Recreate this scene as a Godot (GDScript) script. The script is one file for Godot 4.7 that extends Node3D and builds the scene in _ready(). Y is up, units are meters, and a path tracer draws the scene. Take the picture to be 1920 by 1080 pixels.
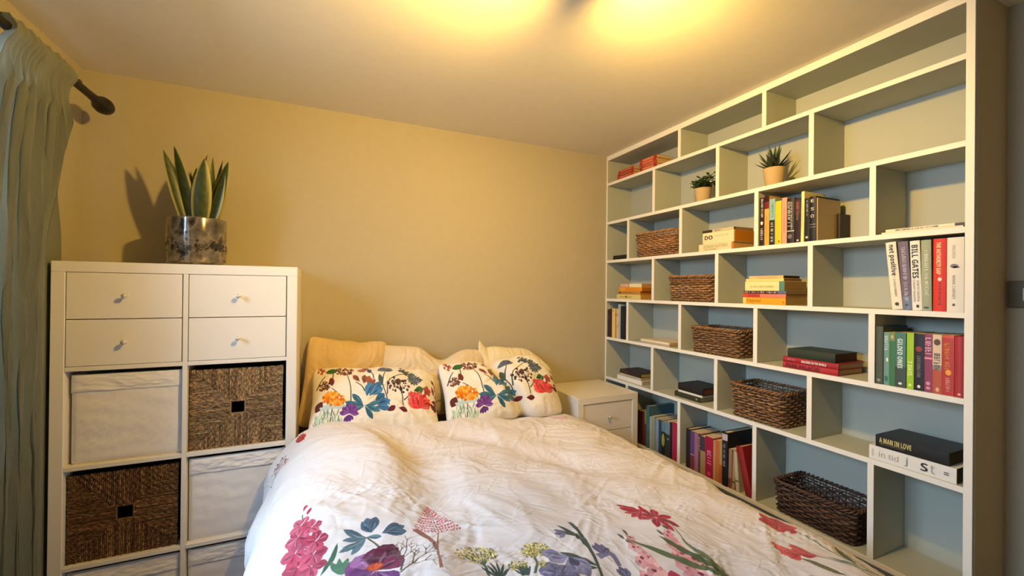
extends Node3D
# A bedroom corner: bed under a floral duvet, white cube shelving, tall built-in bookcase.

const SHELF_Y := [2.11, 1.846, 1.585, 1.326, 1.066, 0.799, 0.449]   # top faces of the bookcase shelves
const CASE_X := 2.625      # front plane of the bookcase
const CASE_BACK := 2.84    # wall behind it
const CEIL := 2.295
const LAMP_COLOR := Color(1.0, 0.80, 0.40)
const LAMP_LEFT := 2.4
const LAMP_RIGHT := 1.9
const LAMP_REAR := 2.0

var rng := RandomNumberGenerator.new()
var mat_cache := {}
var used_names := {}
var font_bold: SystemFont
var font_plain: SystemFont
var font_serif: SystemFont


func _ready() -> void:
	rng.seed = 7
	set_camera()
	set_light()
	make_fonts()
	build_room()
	build_bookcase()
	build_cube_unit()
	build_nightstand()
	build_curtain()
	build_bed()
	build_plants()
	build_baskets()
	build_books()


# ------------------------------------------------------------------ camera, light, exposure
func set_camera() -> void:
	var cam := Camera3D.new()
	cam.name = "camera"
	cam.fov = 68.705
	cam.near = 0.05
	cam.far = 50.0
	add_child(cam)
	var b := Basis(Vector3.UP, -0.42112) * Basis(Vector3.RIGHT, 0.00297) * Basis(Vector3.BACK, 0.01026)
	cam.transform = Transform3D(b, Vector3(0.86125, 1.38196, 2.37162))
	cam.current = true


func set_light() -> void:
	var env := Environment.new()
	env.background_mode = Environment.BG_SKY
	var sky := Sky.new()
	var sm := ProceduralSkyMaterial.new()
	sm.sky_top_color = Color(0.42, 0.58, 0.82)
	sm.sky_horizon_color = Color(0.78, 0.86, 0.95)
	sm.ground_bottom_color = Color(0.3, 0.32, 0.3)
	sm.ground_horizon_color = Color(0.6, 0.66, 0.7)
	sky.sky_material = sm
	env.sky = sky
	env.background_energy_multiplier = 1.0
	env.tonemap_mode = Environment.TONE_MAPPER_LINEAR
	env.tonemap_exposure = 1.0
	env.sdfgi_enabled = true
	env.ssao_enabled = true
	env.ssil_enabled = true
	var we := WorldEnvironment.new()
	we.name = "world"
	we.environment = env
	add_child(we)
	# the bright part of the sky outside the window in the left wall
	var day := AreaLight3D.new()
	day.name = "window_daylight"
	day.area_size = Vector2(1.9, 1.0)
	day.light_color = Color(0.73, 0.85, 0.98)
	day.light_energy = 17.0
	day.area_normalize_energy = true
	day.area_range = 12.0
	day.area_attenuation = 2.0
	day.shadow_enabled = true
	add_child(day)
	day.transform = Transform3D(Basis(Vector3.UP, -PI / 2) * Basis(Vector3.RIGHT, deg_to_rad(-28)), Vector3(-0.9, 1.98, 1.3))


func make_fonts() -> void:
	font_bold = SystemFont.new()
	font_bold.font_names = PackedStringArray(["Droid Sans"])
	font_bold.font_weight = 700
	font_plain = SystemFont.new()
	font_plain.font_names = PackedStringArray(["Droid Sans"])
	font_serif = SystemFont.new()
	font_serif.font_names = PackedStringArray(["Droid Serif"])


# ------------------------------------------------------------------ helpers
func numbered(called: String) -> String:
	var n: int = used_names.get(called, 0)
	used_names[called] = n + 1
	return called if n == 0 else "%s_%03d" % [called, n]


func tag(o: Node, label: String, category: String, group := "") -> void:
	o.set_meta("label", label)
	o.set_meta("category", category)
	if group != "":
		o.set_meta("group", group)


func thing(called: String, label: String, category: String, at := Vector3.ZERO, group := "") -> Node3D:
	var o := Node3D.new()
	o.name = numbered(called)
	add_child(o)
	o.position = at
	tag(o, label, category, group)
	return o


func part(called: String, shape: Mesh, m: Material, parent: Node, at := Vector3.ZERO) -> MeshInstance3D:
	var o := MeshInstance3D.new()
	o.name = called
	o.mesh = shape
	o.material_override = m
	if parent == self:
		o.name = numbered(called)
	parent.add_child(o, true)
	o.position = at
	return o


func struct(called: String, mesh: Mesh, m: Material, parent: Node = self) -> MeshInstance3D:
	var o := part(called, mesh, m, parent)
	if parent == self:
		o.set_meta("kind", "structure")
	return o


func paint(hex: String, rough := 0.6, spec := 0.5, metal := 0.0) -> StandardMaterial3D:
	var key := "%s|%.2f|%.2f|%.2f" % [hex, rough, spec, metal]
	if mat_cache.has(key):
		return mat_cache[key]
	var m := StandardMaterial3D.new()
	m.resource_name = "paint"
	m.albedo_color = Color.html(hex)
	m.roughness = rough
	m.metallic_specular = spec
	m.metallic = metal
	mat_cache[key] = m
	return m


func vertex_mat(rough := 0.7, spec := 0.4) -> StandardMaterial3D:
	var key := "vertex|%.2f|%.2f" % [rough, spec]
	if mat_cache.has(key):
		return mat_cache[key]
	var m := StandardMaterial3D.new()
	m.resource_name = "vertex_coloured"
	m.vertex_color_use_as_albedo = true
	m.roughness = rough
	m.metallic_specular = spec
	mat_cache[key] = m
	return m


func noise_tex(size: int, freq: float, octaves: int, kind: int, sd: int, ramp: Gradient = null, ridged := false) -> NoiseTexture2D:
	var n := FastNoiseLite.new()
	n.noise_type = kind
	n.seed = sd
	n.frequency = freq
	n.fractal_octaves = octaves
	n.fractal_type = FastNoiseLite.FRACTAL_RIDGED if ridged else FastNoiseLite.FRACTAL_FBM
	var t := NoiseTexture2D.new()
	t.width = size
	t.height = size
	t.seamless = true
	t.noise = n
	if ramp:
		t.color_ramp = ramp
	return t


func plaster(hex: String, sd: int) -> StandardMaterial3D:
	var m := StandardMaterial3D.new()
	m.resource_name = "plaster"
	m.albedo_color = Color.html(hex)
	m.roughness = 0.85
	m.metallic_specular = 0.3
	m.uv1_triplanar = true
	m.uv1_world_triplanar = true
	m.uv1_scale = Vector3(1.6, 1.6, 1.6)
	var ramp := Gradient.new()
	ramp.colors = PackedColorArray([Color(0.985, 0.985, 0.982), Color(1, 1, 1)])
	m.albedo_texture = noise_tex(512, 0.02, 5, FastNoiseLite.TYPE_SIMPLEX_SMOOTH, sd, ramp)
	return m


func begin() -> SurfaceTool:
	var st := SurfaceTool.new()
	st.begin(Mesh.PRIMITIVE_TRIANGLES)
	return st


func tri(st: SurfaceTool, a: Vector3, b: Vector3, c: Vector3, out: Vector3) -> void:
	var n := (c - a).cross(b - a)
	if n.dot(out) < 0.0:
		var t := b
		b = c
		c = t
		n = -n
	n = n.normalized()
	for p in [a, b, c]:
		st.set_normal(n)
		st.add_vertex(p)


func quad(st: SurfaceTool, a: Vector3, b: Vector3, c: Vector3, d: Vector3, out: Vector3) -> void:
	tri(st, a, b, c, out)
	tri(st, a, c, d, out)


# a box with chamfered edges; lo and hi are opposite corners
func cbox(st: SurfaceTool, lo: Vector3, hi: Vector3, ch := 0.0015, xf := Transform3D.IDENTITY) -> void:
	var mid := (lo + hi) / 2.0
	var h := (hi - lo) / 2.0
	ch = minf(ch, 0.45 * minf(h.x, minf(h.y, h.z)))
	var v := func(sx: float, sy: float, sz: float, axis: int) -> Vector3:
		var p := Vector3(h.x * sx, h.y * sy, h.z * sz)
		if axis != 0: p.x -= sx * ch
		if axis != 1: p.y -= sy * ch
		if axis != 2: p.z -= sz * ch
		return xf * (mid + p)
	var bs := xf.basis
	for s: float in [-1.0, 1.0]:
		quad(st, v.call(s, -1, -1, 0), v.call(s, 1, -1, 0), v.call(s, 1, 1, 0), v.call(s, -1, 1, 0), bs * Vector3(s, 0, 0))
		quad(st, v.call(-1, s, -1, 1), v.call(1, s, -1, 1), v.call(1, s, 1, 1), v.call(-1, s, 1, 1), bs * Vector3(0, s, 0))
		quad(st, v.call(-1, -1, s, 2), v.call(1, -1, s, 2), v.call(1, 1, s, 2), v.call(-1, 1, s, 2), bs * Vector3(0, 0, s))
		if ch < 0.0002:
			continue
		for r: float in [-1.0, 1.0]:
			quad(st, v.call(s, r, -1, 0), v.call(s, r, 1, 0), v.call(s, r, 1, 1), v.call(s, r, -1, 1), bs * Vector3(s, r, 0))
			quad(st, v.call(s, -1, r, 0), v.call(s, 1, r, 0), v.call(s, 1, r, 2), v.call(s, -1, r, 2), bs * Vector3(s, 0, r))
			quad(st, v.call(-1, s, r, 1), v.call(1, s, r, 1), v.call(1, s, r, 2), v.call(-1, s, r, 2), bs * Vector3(0, s, r))
			for q: float in [-1.0, 1.0]:
				tri(st, v.call(s, r, q, 0), v.call(s, r, q, 1), v.call(s, r, q, 2), bs * Vector3(s, r, q))


func box(lo: Vector3, hi: Vector3, ch := 0.0015) -> ArrayMesh:
	var st := begin()
	cbox(st, lo, hi, ch)
	return st.commit()


# raw arrays for larger surfaces
class Soup:
	var v := PackedVector3Array()
	var n := PackedVector3Array()
	var uv := PackedVector2Array()
	var col := PackedColorArray()
	var ix := PackedInt32Array()

	func mesh() -> ArrayMesh:
		var a := []
		a.resize(Mesh.ARRAY_MAX)
		a[Mesh.ARRAY_VERTEX] = v
		a[Mesh.ARRAY_NORMAL] = n
		if uv.size() == v.size():
			a[Mesh.ARRAY_TEX_UV] = uv
		if col.size() == v.size():
			a[Mesh.ARRAY_COLOR] = col
		a[Mesh.ARRAY_INDEX] = ix
		var m := ArrayMesh.new()
		m.add_surface_from_arrays(Mesh.PRIMITIVE_TRIANGLES, a)
		return m

	# a tube along points; radius may change from end to end
	func tube(pts: PackedVector3Array, r0: float, r1: float, sides: int, c0: Color, closed := false, cap := true, jit := 0.0) -> void:
		var k := pts.size()
		var base := v.size()
		var t0 := (pts[1] - pts[0]).normalized()
		var side := t0.cross(Vector3.UP if absf(t0.y) < 0.9 else Vector3.RIGHT).normalized()
		for i in k:
			var ta := pts[(i + 1) % k] if closed else pts[mini(i + 1, k - 1)]
			var tb := pts[(i - 1 + k) % k] if closed else pts[maxi(i - 1, 0)]
			var t := (ta - tb).normalized()
			side = (side - t * side.dot(t)).normalized()
			var up := t.cross(side)
			var r := lerpf(r0, r1, float(i) / maxf(1.0, k - 1))
			var cc := c0
			if jit > 0.0:
				var w := fposmod(sin(i * 12.9898 + base * 0.0782) * 43758.5453, 1.0) * 2.0 - 1.0
				cc = c0 * (1.0 + jit * w)
				r *= 1.0 + 0.28 * jit * w
			for j in sides:
				var an := TAU * j / sides
				var d := side * cos(an) + up * sin(an)
				v.append(pts[i] + d * r)
				n.append(d)
				col.append(cc)
		for i in (k if closed else k - 1):
			var i2 := (i + 1) % k
			for j in sides:
				var j2 := (j + 1) % sides
				var p := base + i * sides + j
				var q := base + i * sides + j2
				var p2 := base + i2 * sides + j
				var q2 := base + i2 * sides + j2
				ix.append_array(PackedInt32Array([p, p2, q, q, p2, q2]))
		if cap and not closed:
			for e in 2:
				var i0 := base + (k - 1) * sides * e
				for j in range(1, sides - 1):
					ix.append_array(PackedInt32Array([i0, i0 + j, i0 + j + 1] if e == 0 else [i0, i0 + j + 1, i0 + j]))

	# a grid of nu x nv points given row by row (u fastest)
	func grid(pts: PackedVector3Array, uvs: PackedVector2Array, nu: int, nv: int, flip := false, colors := PackedColorArray()) -> void:
		var base := v.size()
		v.append_array(pts)
		uv.append_array(uvs)
		col.append_array(colors)
		for j in nv:
			for i in nu:
				var du := pts[j * nu + mini(i + 1, nu - 1)] - pts[j * nu + maxi(i - 1, 0)]
				var dv := pts[mini(j + 1, nv - 1) * nu + i] - pts[maxi(j - 1, 0) * nu + i]
				var nn := dv.cross(du).normalized()
				if nn.length() < 0.5:
					nn = Vector3.UP
				n.append(-nn if flip else nn)
		for j in nv - 1:
			for i in nu - 1:
				var a := base + j * nu + i
				var b := a + 1
				var c := a + nu
				var d := c + 1
				if flip:
					ix.append_array(PackedInt32Array([a, c, b, b, c, d]))
				else:
					ix.append_array(PackedInt32Array([a, b, c, b, d, c]))


# turned shape: profile of (radius, height) from bottom to top
func lathe(profile: PackedVector2Array, sides: int, smooth := true) -> ArrayMesh:
	var s := Soup.new()
	var k := profile.size()
	for i in k - 1:
		var a := profile[i]
		var b := profile[i + 1]
		var d := b - a
		var nr := Vector2(d.y, -d.x).normalized()
		var na := nr
		var nb := nr
		if smooth:
			if i > 0:
				var e := profile[i] - profile[i - 1]
				var ne := Vector2(e.y, -e.x).normalized()
				if ne.dot(nr) > 0.5:
					na = (ne + nr).normalized()
			if i < k - 2:
				var e2 := profile[i + 2] - profile[i + 1]
				var ne2 := Vector2(e2.y, -e2.x).normalized()
				if ne2.dot(nr) > 0.5:
					nb = (ne2 + nr).normalized()
		var base := s.v.size()
		for j in sides + 1:
			var an := TAU * j / sides
			var c := cos(an)
			var w := sin(an)
			s.v.append(Vector3(a.x * c, a.y, a.x * w))
			s.n.append(Vector3(na.x * c, na.y, na.x * w))
			s.uv.append(Vector2(float(j) / sides, float(i) / (k - 1)))
			s.v.append(Vector3(b.x * c, b.y, b.x * w))
			s.n.append(Vector3(nb.x * c, nb.y, nb.x * w))
			s.uv.append(Vector2(float(j) / sides, float(i + 1) / (k - 1)))
		for j in sides:
			var p := base + j * 2
			s.ix.append_array(PackedInt32Array([p, p + 2, p + 1, p + 1, p + 2, p + 3]))
	return s.mesh()


# ------------------------------------------------------------------ room
func build_room() -> void:
	var wall := plaster("b1a890", 3)
	var white := plaster("ebe4d0", 5)
	struct("wall_back", box(Vector3(-0.18, 0, -0.1), Vector3(2.94, CEIL, 0), 0.0), wall)
	# left wall with the window opening z 0.56..1.9, y 0.92..2.09
	var st := begin()
	cbox(st, Vector3(-0.178, 0, 0), Vector3(-0.078, CEIL, 0.56), 0.0)
	cbox(st, Vector3(-0.178, 0, 1.9), Vector3(-0.078, CEIL, 3.6), 0.0)
	cbox(st, Vector3(-0.178, 0, 0.56), Vector3(-0.078, 0.92, 1.9), 0.0)
	cbox(st, Vector3(-0.178, 2.09, 0.56), Vector3(-0.078, CEIL, 1.9), 0.0)
	struct("wall_left", st.commit(), wall)
	struct("wall_right", box(Vector3(CASE_BACK, 0, 0), Vector3(2.94, CEIL, 3.6), 0.0), wall)
	struct("wall_front", box(Vector3(-0.18, 0, 3.6), Vector3(2.94, CEIL, 3.7), 0.0), wall)
	struct("ceiling", box(Vector3(-0.18, CEIL, -0.1), Vector3(2.94, CEIL + 0.1, 3.7), 0.0), white)
	struct("floor", box(Vector3(-0.18, -0.1, -0.1), Vector3(2.94, 0, 3.7), 0.0), paint("8c6c48", 0.56))
	# window: frame, mullion, panes, sill
	st = begin()
	cbox(st, Vector3(-0.17, 0.92, 0.56), Vector3(-0.125, 0.97, 1.9), 0.004)
	cbox(st, Vector3(-0.17, 2.04, 0.56), Vector3(-0.125, 2.09, 1.9), 0.004)
	cbox(st, Vector3(-0.17, 0.97, 0.56), Vector3(-0.125, 2.04, 0.61), 0.004)
	cbox(st, Vector3(-0.17, 0.97, 1.85), Vector3(-0.125, 2.04, 1.9), 0.004)
	cbox(st, Vector3(-0.17, 0.97, 1.18), Vector3(-0.125, 2.04, 1.22), 0.004)
	var win := struct("window_1", st.commit(), paint("e8e6e0", 0.4))
	var glass := StandardMaterial3D.new()
	glass.resource_name = "window_glass"
	glass.transparency = BaseMaterial3D.TRANSPARENCY_ALPHA
	glass.albedo_color = Color(0.9, 0.95, 1.0, 0.06)
	glass.roughness = 0.02
	part("pane", box(Vector3(-0.155, 0.96, 0.60), Vector3(-0.151, 2.05, 1.19), 0.0), glass, win)
	part("pane", box(Vector3(-0.155, 0.96, 1.21), Vector3(-0.151, 2.05, 1.86), 0.0), glass, win)
	struct("trim_1", box(Vector3(-0.12, 0.9, 0.52), Vector3(-0.05, 0.92, 1.94), 0.004), paint("e8e6e0", 0.4))
	# skirting along the back wall
	struct("baseboard_back", box(Vector3(-0.078, 0, 0), Vector3(2.6, 0.09, 0.014), 0.004), paint("e4ded0", 0.4))
	# light switch on the right wall, just past the end of the bookcase
	var sw := thing("light_switch", "brass light switch plate on the shaded right wall beyond the bookcase end", "light switch", Vector3(CASE_BACK, 1.382, 1.838))
	part("switch_plate", box(Vector3(-0.007, -0.042, -0.042), Vector3(0, 0.042, 0.042), 0.004), paint("5a4a2a", 0.45, 0.5, 0.3), sw)
	part("rocker", box(Vector3(-0.013, -0.02, -0.008), Vector3(-0.006, 0.02, 0.010), 0.003), paint("e6e2d8", 0.35), sw)
	part("screw", box(Vector3(-0.009, -0.003, 0.026), Vector3(-0.006, 0.003, 0.032), 0.001), paint("a89468", 0.3, 0.5, 0.8), sw)
	build_lamp()


# a ceiling bar with two turned spot heads, above the foot of the bed
func build_lamp() -> void:
	var at := Vector3(1.47, CEIL, 1.5)
	var lamp := thing("ceiling_lamp", "white ceiling lamp bar with three warm spot heads above the foot of the bed", "lamp", at)
	var m := paint("d8d4c8", 0.4)
	part("ceiling_plate", box(Vector3(-0.14, -0.018, -0.03), Vector3(0.14, 0, 0.075), 0.004), m, lamp)
	var heads := [[Vector3(-0.11, -0.108, 0.0), Vector3(0.62, 1.90, 0.0), LAMP_LEFT, 75.0], [Vector3(0.11, -0.108, 0.0), Vector3(2.62, 1.68, 0.80), LAMP_RIGHT, 75.0], [Vector3(0.0, -0.108, 0.06), Vector3(1.9, 0.9, 3.5), LAMP_REAR, 50.0]]
	var glow := StandardMaterial3D.new()
	glow.resource_name = "lamp_glow"
	glow.albedo_color = Color(1, 0.9, 0.75)
	glow.emission_enabled = true
	glow.emission = Color(1.0, 0.78, 0.45)
	glow.emission_energy_multiplier = 3.0
	for h: Array in heads:
		var p: Vector3 = h[0]
		var dir: Vector3 = (h[1] - at - p).normalized()
		var head := part("spot_head", lathe(PackedVector2Array([Vector2(0.0, -0.06), Vector2(0.022, -0.06), Vector2(0.028, -0.05), Vector2(0.034, 0.012), Vector2(0.031, 0.012), Vector2(0.030, 0.002), Vector2(0, 0.002)]), 28), m, lamp, p)
		head.basis = Basis(Quaternion(Vector3.UP, dir))
		part("lamp_glass", lathe(PackedVector2Array([Vector2(0.0, 0.003), Vector2(0.029, 0.003), Vector2(0.029, 0.006), Vector2(0, 0.008)]), 24), glow, head)
		part("stem", box(Vector3(p.x - 0.005, -0.10, p.z - 0.005), Vector3(p.x + 0.005, -0.016, p.z + 0.005), 0.001), m, lamp)
		var l := SpotLight3D.new()
		l.name = "spot_light"
		l.light_color = LAMP_COLOR
		l.light_energy = h[2]
		l.light_size = 0.028
		l.spot_angle = h[3]
		l.spot_angle_attenuation = 1.0
		l.spot_range = 12.0
		l.spot_attenuation = 2.0
		l.shadow_enabled = true
		lamp.add_child(l, true)
		l.transform = Transform3D(Basis.looking_at(dir, Vector3.UP), p + dir * 0.016)


# ------------------------------------------------------------------ bookcase
func build_bookcase() -> void:
	var m := paint("b1b4a6", 0.55, 0.4)
	var c := thing("bookcase", "tall built-in pale grey bookcase with staggered compartments covering the right wall", "bookcase")
	var b := CASE_BACK - 0.003
	part("back_panel", box(Vector3(b - 0.006, 0.0, 0.004), Vector3(b, 2.27, 1.77), 0.0), m, c)
	var e := paint("e9e5d8", 0.45, 0.45)
	for y: float in SHELF_Y:
		var sh := part("shelf", box(Vector3(CASE_X + 0.002, y - 0.018, 0.012), Vector3(b - 0.006, y, 1.77)), m, c)
		part("front_edge", box(Vector3(CASE_X, y - 0.018, 0.012), Vector3(CASE_X + 0.002, y, 1.77), 0.0006), e, sh)
	var odd := [0.228, 0.659, 1.097, 1.535]
	var even := [0.452, 0.891, 1.328]
	var rows := [[0.645, 1.130], even, odd, even, odd, even, odd]
	for r in 7:
		var top: float = 2.264 if r == 0 else SHELF_Y[r - 1] - 0.018
		var bot: float = SHELF_Y[r]
		for z: float in rows[r]:
			var dv := part("divider", box(Vector3(CASE_X + 0.002, bot, z - 0.0095), Vector3(b - 0.006, top, z + 0.0095)), m, c)
			part("front_edge", box(Vector3(CASE_X + 0.0003, bot, z - 0.0095), Vector3(CASE_X + 0.002, top, z + 0.0095), 0.0006), e, dv)
	for sp: Array in [["side_panel", 0.001, 0.012], ["end_panel", 1.77, 1.79]]:
		var sd := part(sp[0], box(Vector3(CASE_X + 0.002, 0, sp[1]), Vector3(b, CEIL - 0.001, sp[2])), m, c)
		part("front_edge", box(Vector3(CASE_X - 0.0003, 0, sp[1]), Vector3(CASE_X + 0.002, CEIL - 0.001, sp[2]), 0.0006), e, sd)
	var tp := part("top_panel", box(Vector3(CASE_X + 0.002, 2.264, 0.012), Vector3(b, CEIL - 0.001, 1.77)), m, c)
	part("front_edge", box(Vector3(CASE_X, 2.264, 0.012), Vector3(CASE_X + 0.002, CEIL - 0.001, 1.77), 0.0006), e, tp)
	part("plinth", box(Vector3(CASE_X + 0.02, 0, 0.012), Vector3(CASE_X + 0.038, SHELF_Y[6] - 0.018, 1.77)), m, c)
	# the plastered end of the alcove beside the bookcase
	struct("trim_2", box(Vector3(CASE_X + 0.012, 0.0, 1.79), Vector3(CASE_BACK, CEIL, 1.792), 0.0), plaster("b1a890", 9))


# ------------------------------------------------------------------ white cube unit with drawers and boxes
func knob_mesh() -> ArrayMesh:
	var s := lathe(PackedVector2Array([Vector2(0.0045, 0.0), Vector2(0.004, 0.010), Vector2(0.0045, 0.016), Vector2(0.008, 0.020), Vector2(0.0085, 0.025), Vector2(0.006, 0.028), Vector2(0, 0.029)]), 14)
	return s


func drawer_front(parent: Node, lo: Vector3, hi: Vector3, m: Material) -> void:
	var d := part("drawer", box(lo, hi, 0.0012), m, parent)
	var k := part("knob", knob_mesh(), paint("d9d4c6", 0.25, 0.5, 0.6), d, Vector3((lo.x + hi.x) / 2, (lo.y + hi.y) / 2, hi.z))
	k.rotation.x = PI / 2


func build_cube_unit() -> void:
	var m := paint("e2ded6", 0.45)
	var u := thing("cube_shelf_unit", "white cube storage unit, two columns wide, standing in the corner left of the bed", "storage unit")
	var z0 := 0.003
	var z1 := 0.39
	part("side_panel", box(Vector3(0, 0, z0), Vector3(0.038, 1.427, z1)), m, u)
	part("side_panel", box(Vector3(0.724, 0, z0), Vector3(0.762, 1.427, z1)), m, u)
	part("top_panel", box(Vector3(0, 1.427, z0), Vector3(0.762, 1.465, z1)), m, u)
	part("bottom_panel", box(Vector3(0.038, 0, z0), Vector3(0.724, 0.038, z1)), m, u)
	part("divider", box(Vector3(0.373, 0.038, z0), Vector3(0.389, 1.427, z1 - 0.0005)), m, u)
	for y: float in [1.076, 0.725, 0.374]:
		part("shelf", box(Vector3(0.038, y, z0), Vector3(0.373, y + 0.016, z1)), m, u)
		part("shelf", box(Vector3(0.389, y, z0), Vector3(0.724, y + 0.016, z1)), m, u)
	part("back_panel", box(Vector3(0.038, 0.038, z0), Vector3(0.724, 1.427, z0 + 0.006), 0.0), m, u)
	for x: float in [0.038, 0.389]:
		# the insert that carries two drawers
		part("drawer_case", box(Vector3(x + 0.001, 1.094, 0.02), Vector3(x + 0.334, 1.425, z1 - 0.022)), m, u)
		for y: float in [1.0935, 1.261]:
			drawer_front(u, Vector3(x + 0.0025, y, z1 - 0.018), Vector3(x + 0.3315, y + 0.1645, z1 - 0.001), m)
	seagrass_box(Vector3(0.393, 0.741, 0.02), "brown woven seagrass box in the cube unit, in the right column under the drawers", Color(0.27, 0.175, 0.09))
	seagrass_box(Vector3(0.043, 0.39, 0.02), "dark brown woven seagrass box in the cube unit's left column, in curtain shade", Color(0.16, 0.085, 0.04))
	fabric_box(Vector3(0.049, 0.741, 0.02), "white fabric storage box under the left drawers, above the dark seagrass box", 0.322)
	fabric_box(Vector3(0.393, 0.39, 0.02), "white fabric storage box under the brown seagrass box, half hidden by the duvet", 0.328)
	fabric_box(Vector3(0.043, 0.038, 0.02), "white fabric storage box under the dark seagrass box, cut off by the picture's bottom", 0.328)
	fabric_box(Vector3(0.393, 0.038, 0.02), "lowest white fabric storage box, right column, close beside the hanging duvet", 0.328)


func fabric_box(at: Vector3, label: String, w: float) -> void:
	var t := thing("fabric_box", label, "storage box", at, "white fabric boxes in the cube unit")
	var m := linen("e4e2e2", 0.35)
	var h := 0.318
	var d := 0.352
	var st := begin()
	cbox(st, Vector3(0, 0, 0), Vector3(0.008, h, d - 0.008), 0.003)
	cbox(st, Vector3(w - 0.008, 0, 0), Vector3(w, h, d - 0.008), 0.003)
	cbox(st, Vector3(0, 0, 0), Vector3(w, 0.008, d - 0.008), 0.003)
	cbox(st, Vector3(0, 0, 0), Vector3(w, h, 0.008), 0.003)
	part("body", st.commit(), m, t)
	# soft front panel
	var nz := FastNoiseLite.new()
	nz.seed = int(at.x * 1000 + at.y * 77)
	nz.frequency = 9.0
	var soft := func(y0: float, y1: float, z: float, thick: float, amp: float) -> ArrayMesh:
		var s := Soup.new()
		var nu := 36
		var nv := 28
		var pts := PackedVector3Array()
		var uvs := PackedVector2Array()
		for j in nv:
			for i in nu:
				var a := float(i) / (nu - 1) * 2.0 - 1.0
				var b := float(j) / (nv - 1) * 2.0 - 1.0
				var edge := pow(maxf(0.0, (1.0 - pow(absf(a), 10.0)) * (1.0 - pow(absf(b), 10.0))), 0.5)
				var x := (a * 0.5 + 0.5) * w
				var y := lerpf(y1, y0, b * 0.5 + 0.5)
				pts.append(Vector3(x, y, z + thick * edge + edge * amp * (nz.get_noise_2d(x * 0.5, y * 2.2) + 0.5 * nz.get_noise_2d(x * 3.0 + 9.0, y * 6.0))))
				uvs.append(Vector2(x, y) * 3.0)
		s.grid(pts, uvs, nu, nv)
		return s.mesh()
	part("front_panel", soft.call(0.0, h, d - 0.010, 0.010, 0.004), m, t)
	part("folded_band", soft.call(h - 0.062, h + 0.002, d - 0.004, 0.009, 0.006), m, t)


func linen(hex: String, bump := 0.3) -> StandardMaterial3D:
	var key := "linen" + hex + str(bump)
	if mat_cache.has(key):
		return mat_cache[key]
	var m := StandardMaterial3D.new()
	m.resource_name = "linen"
	m.albedo_color = Color.html(hex)
	m.roughness = 0.9
	m.metallic_specular = 0.2
	m.rim_enabled = true
	m.rim = 0.2
	m.uv1_triplanar = true
	m.uv1_scale = Vector3(3, 3, 3)
	m.heightmap_enabled = true
	m.heightmap_scale = bump * 0.05
	if not mat_cache.has("linen_noise"):
		mat_cache["linen_noise"] = noise_tex(512, 0.05, 4, FastNoiseLite.TYPE_SIMPLEX_SMOOTH, 12)
	m.heightmap_texture = mat_cache["linen_noise"]
	mat_cache[key] = m
	return m


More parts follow.
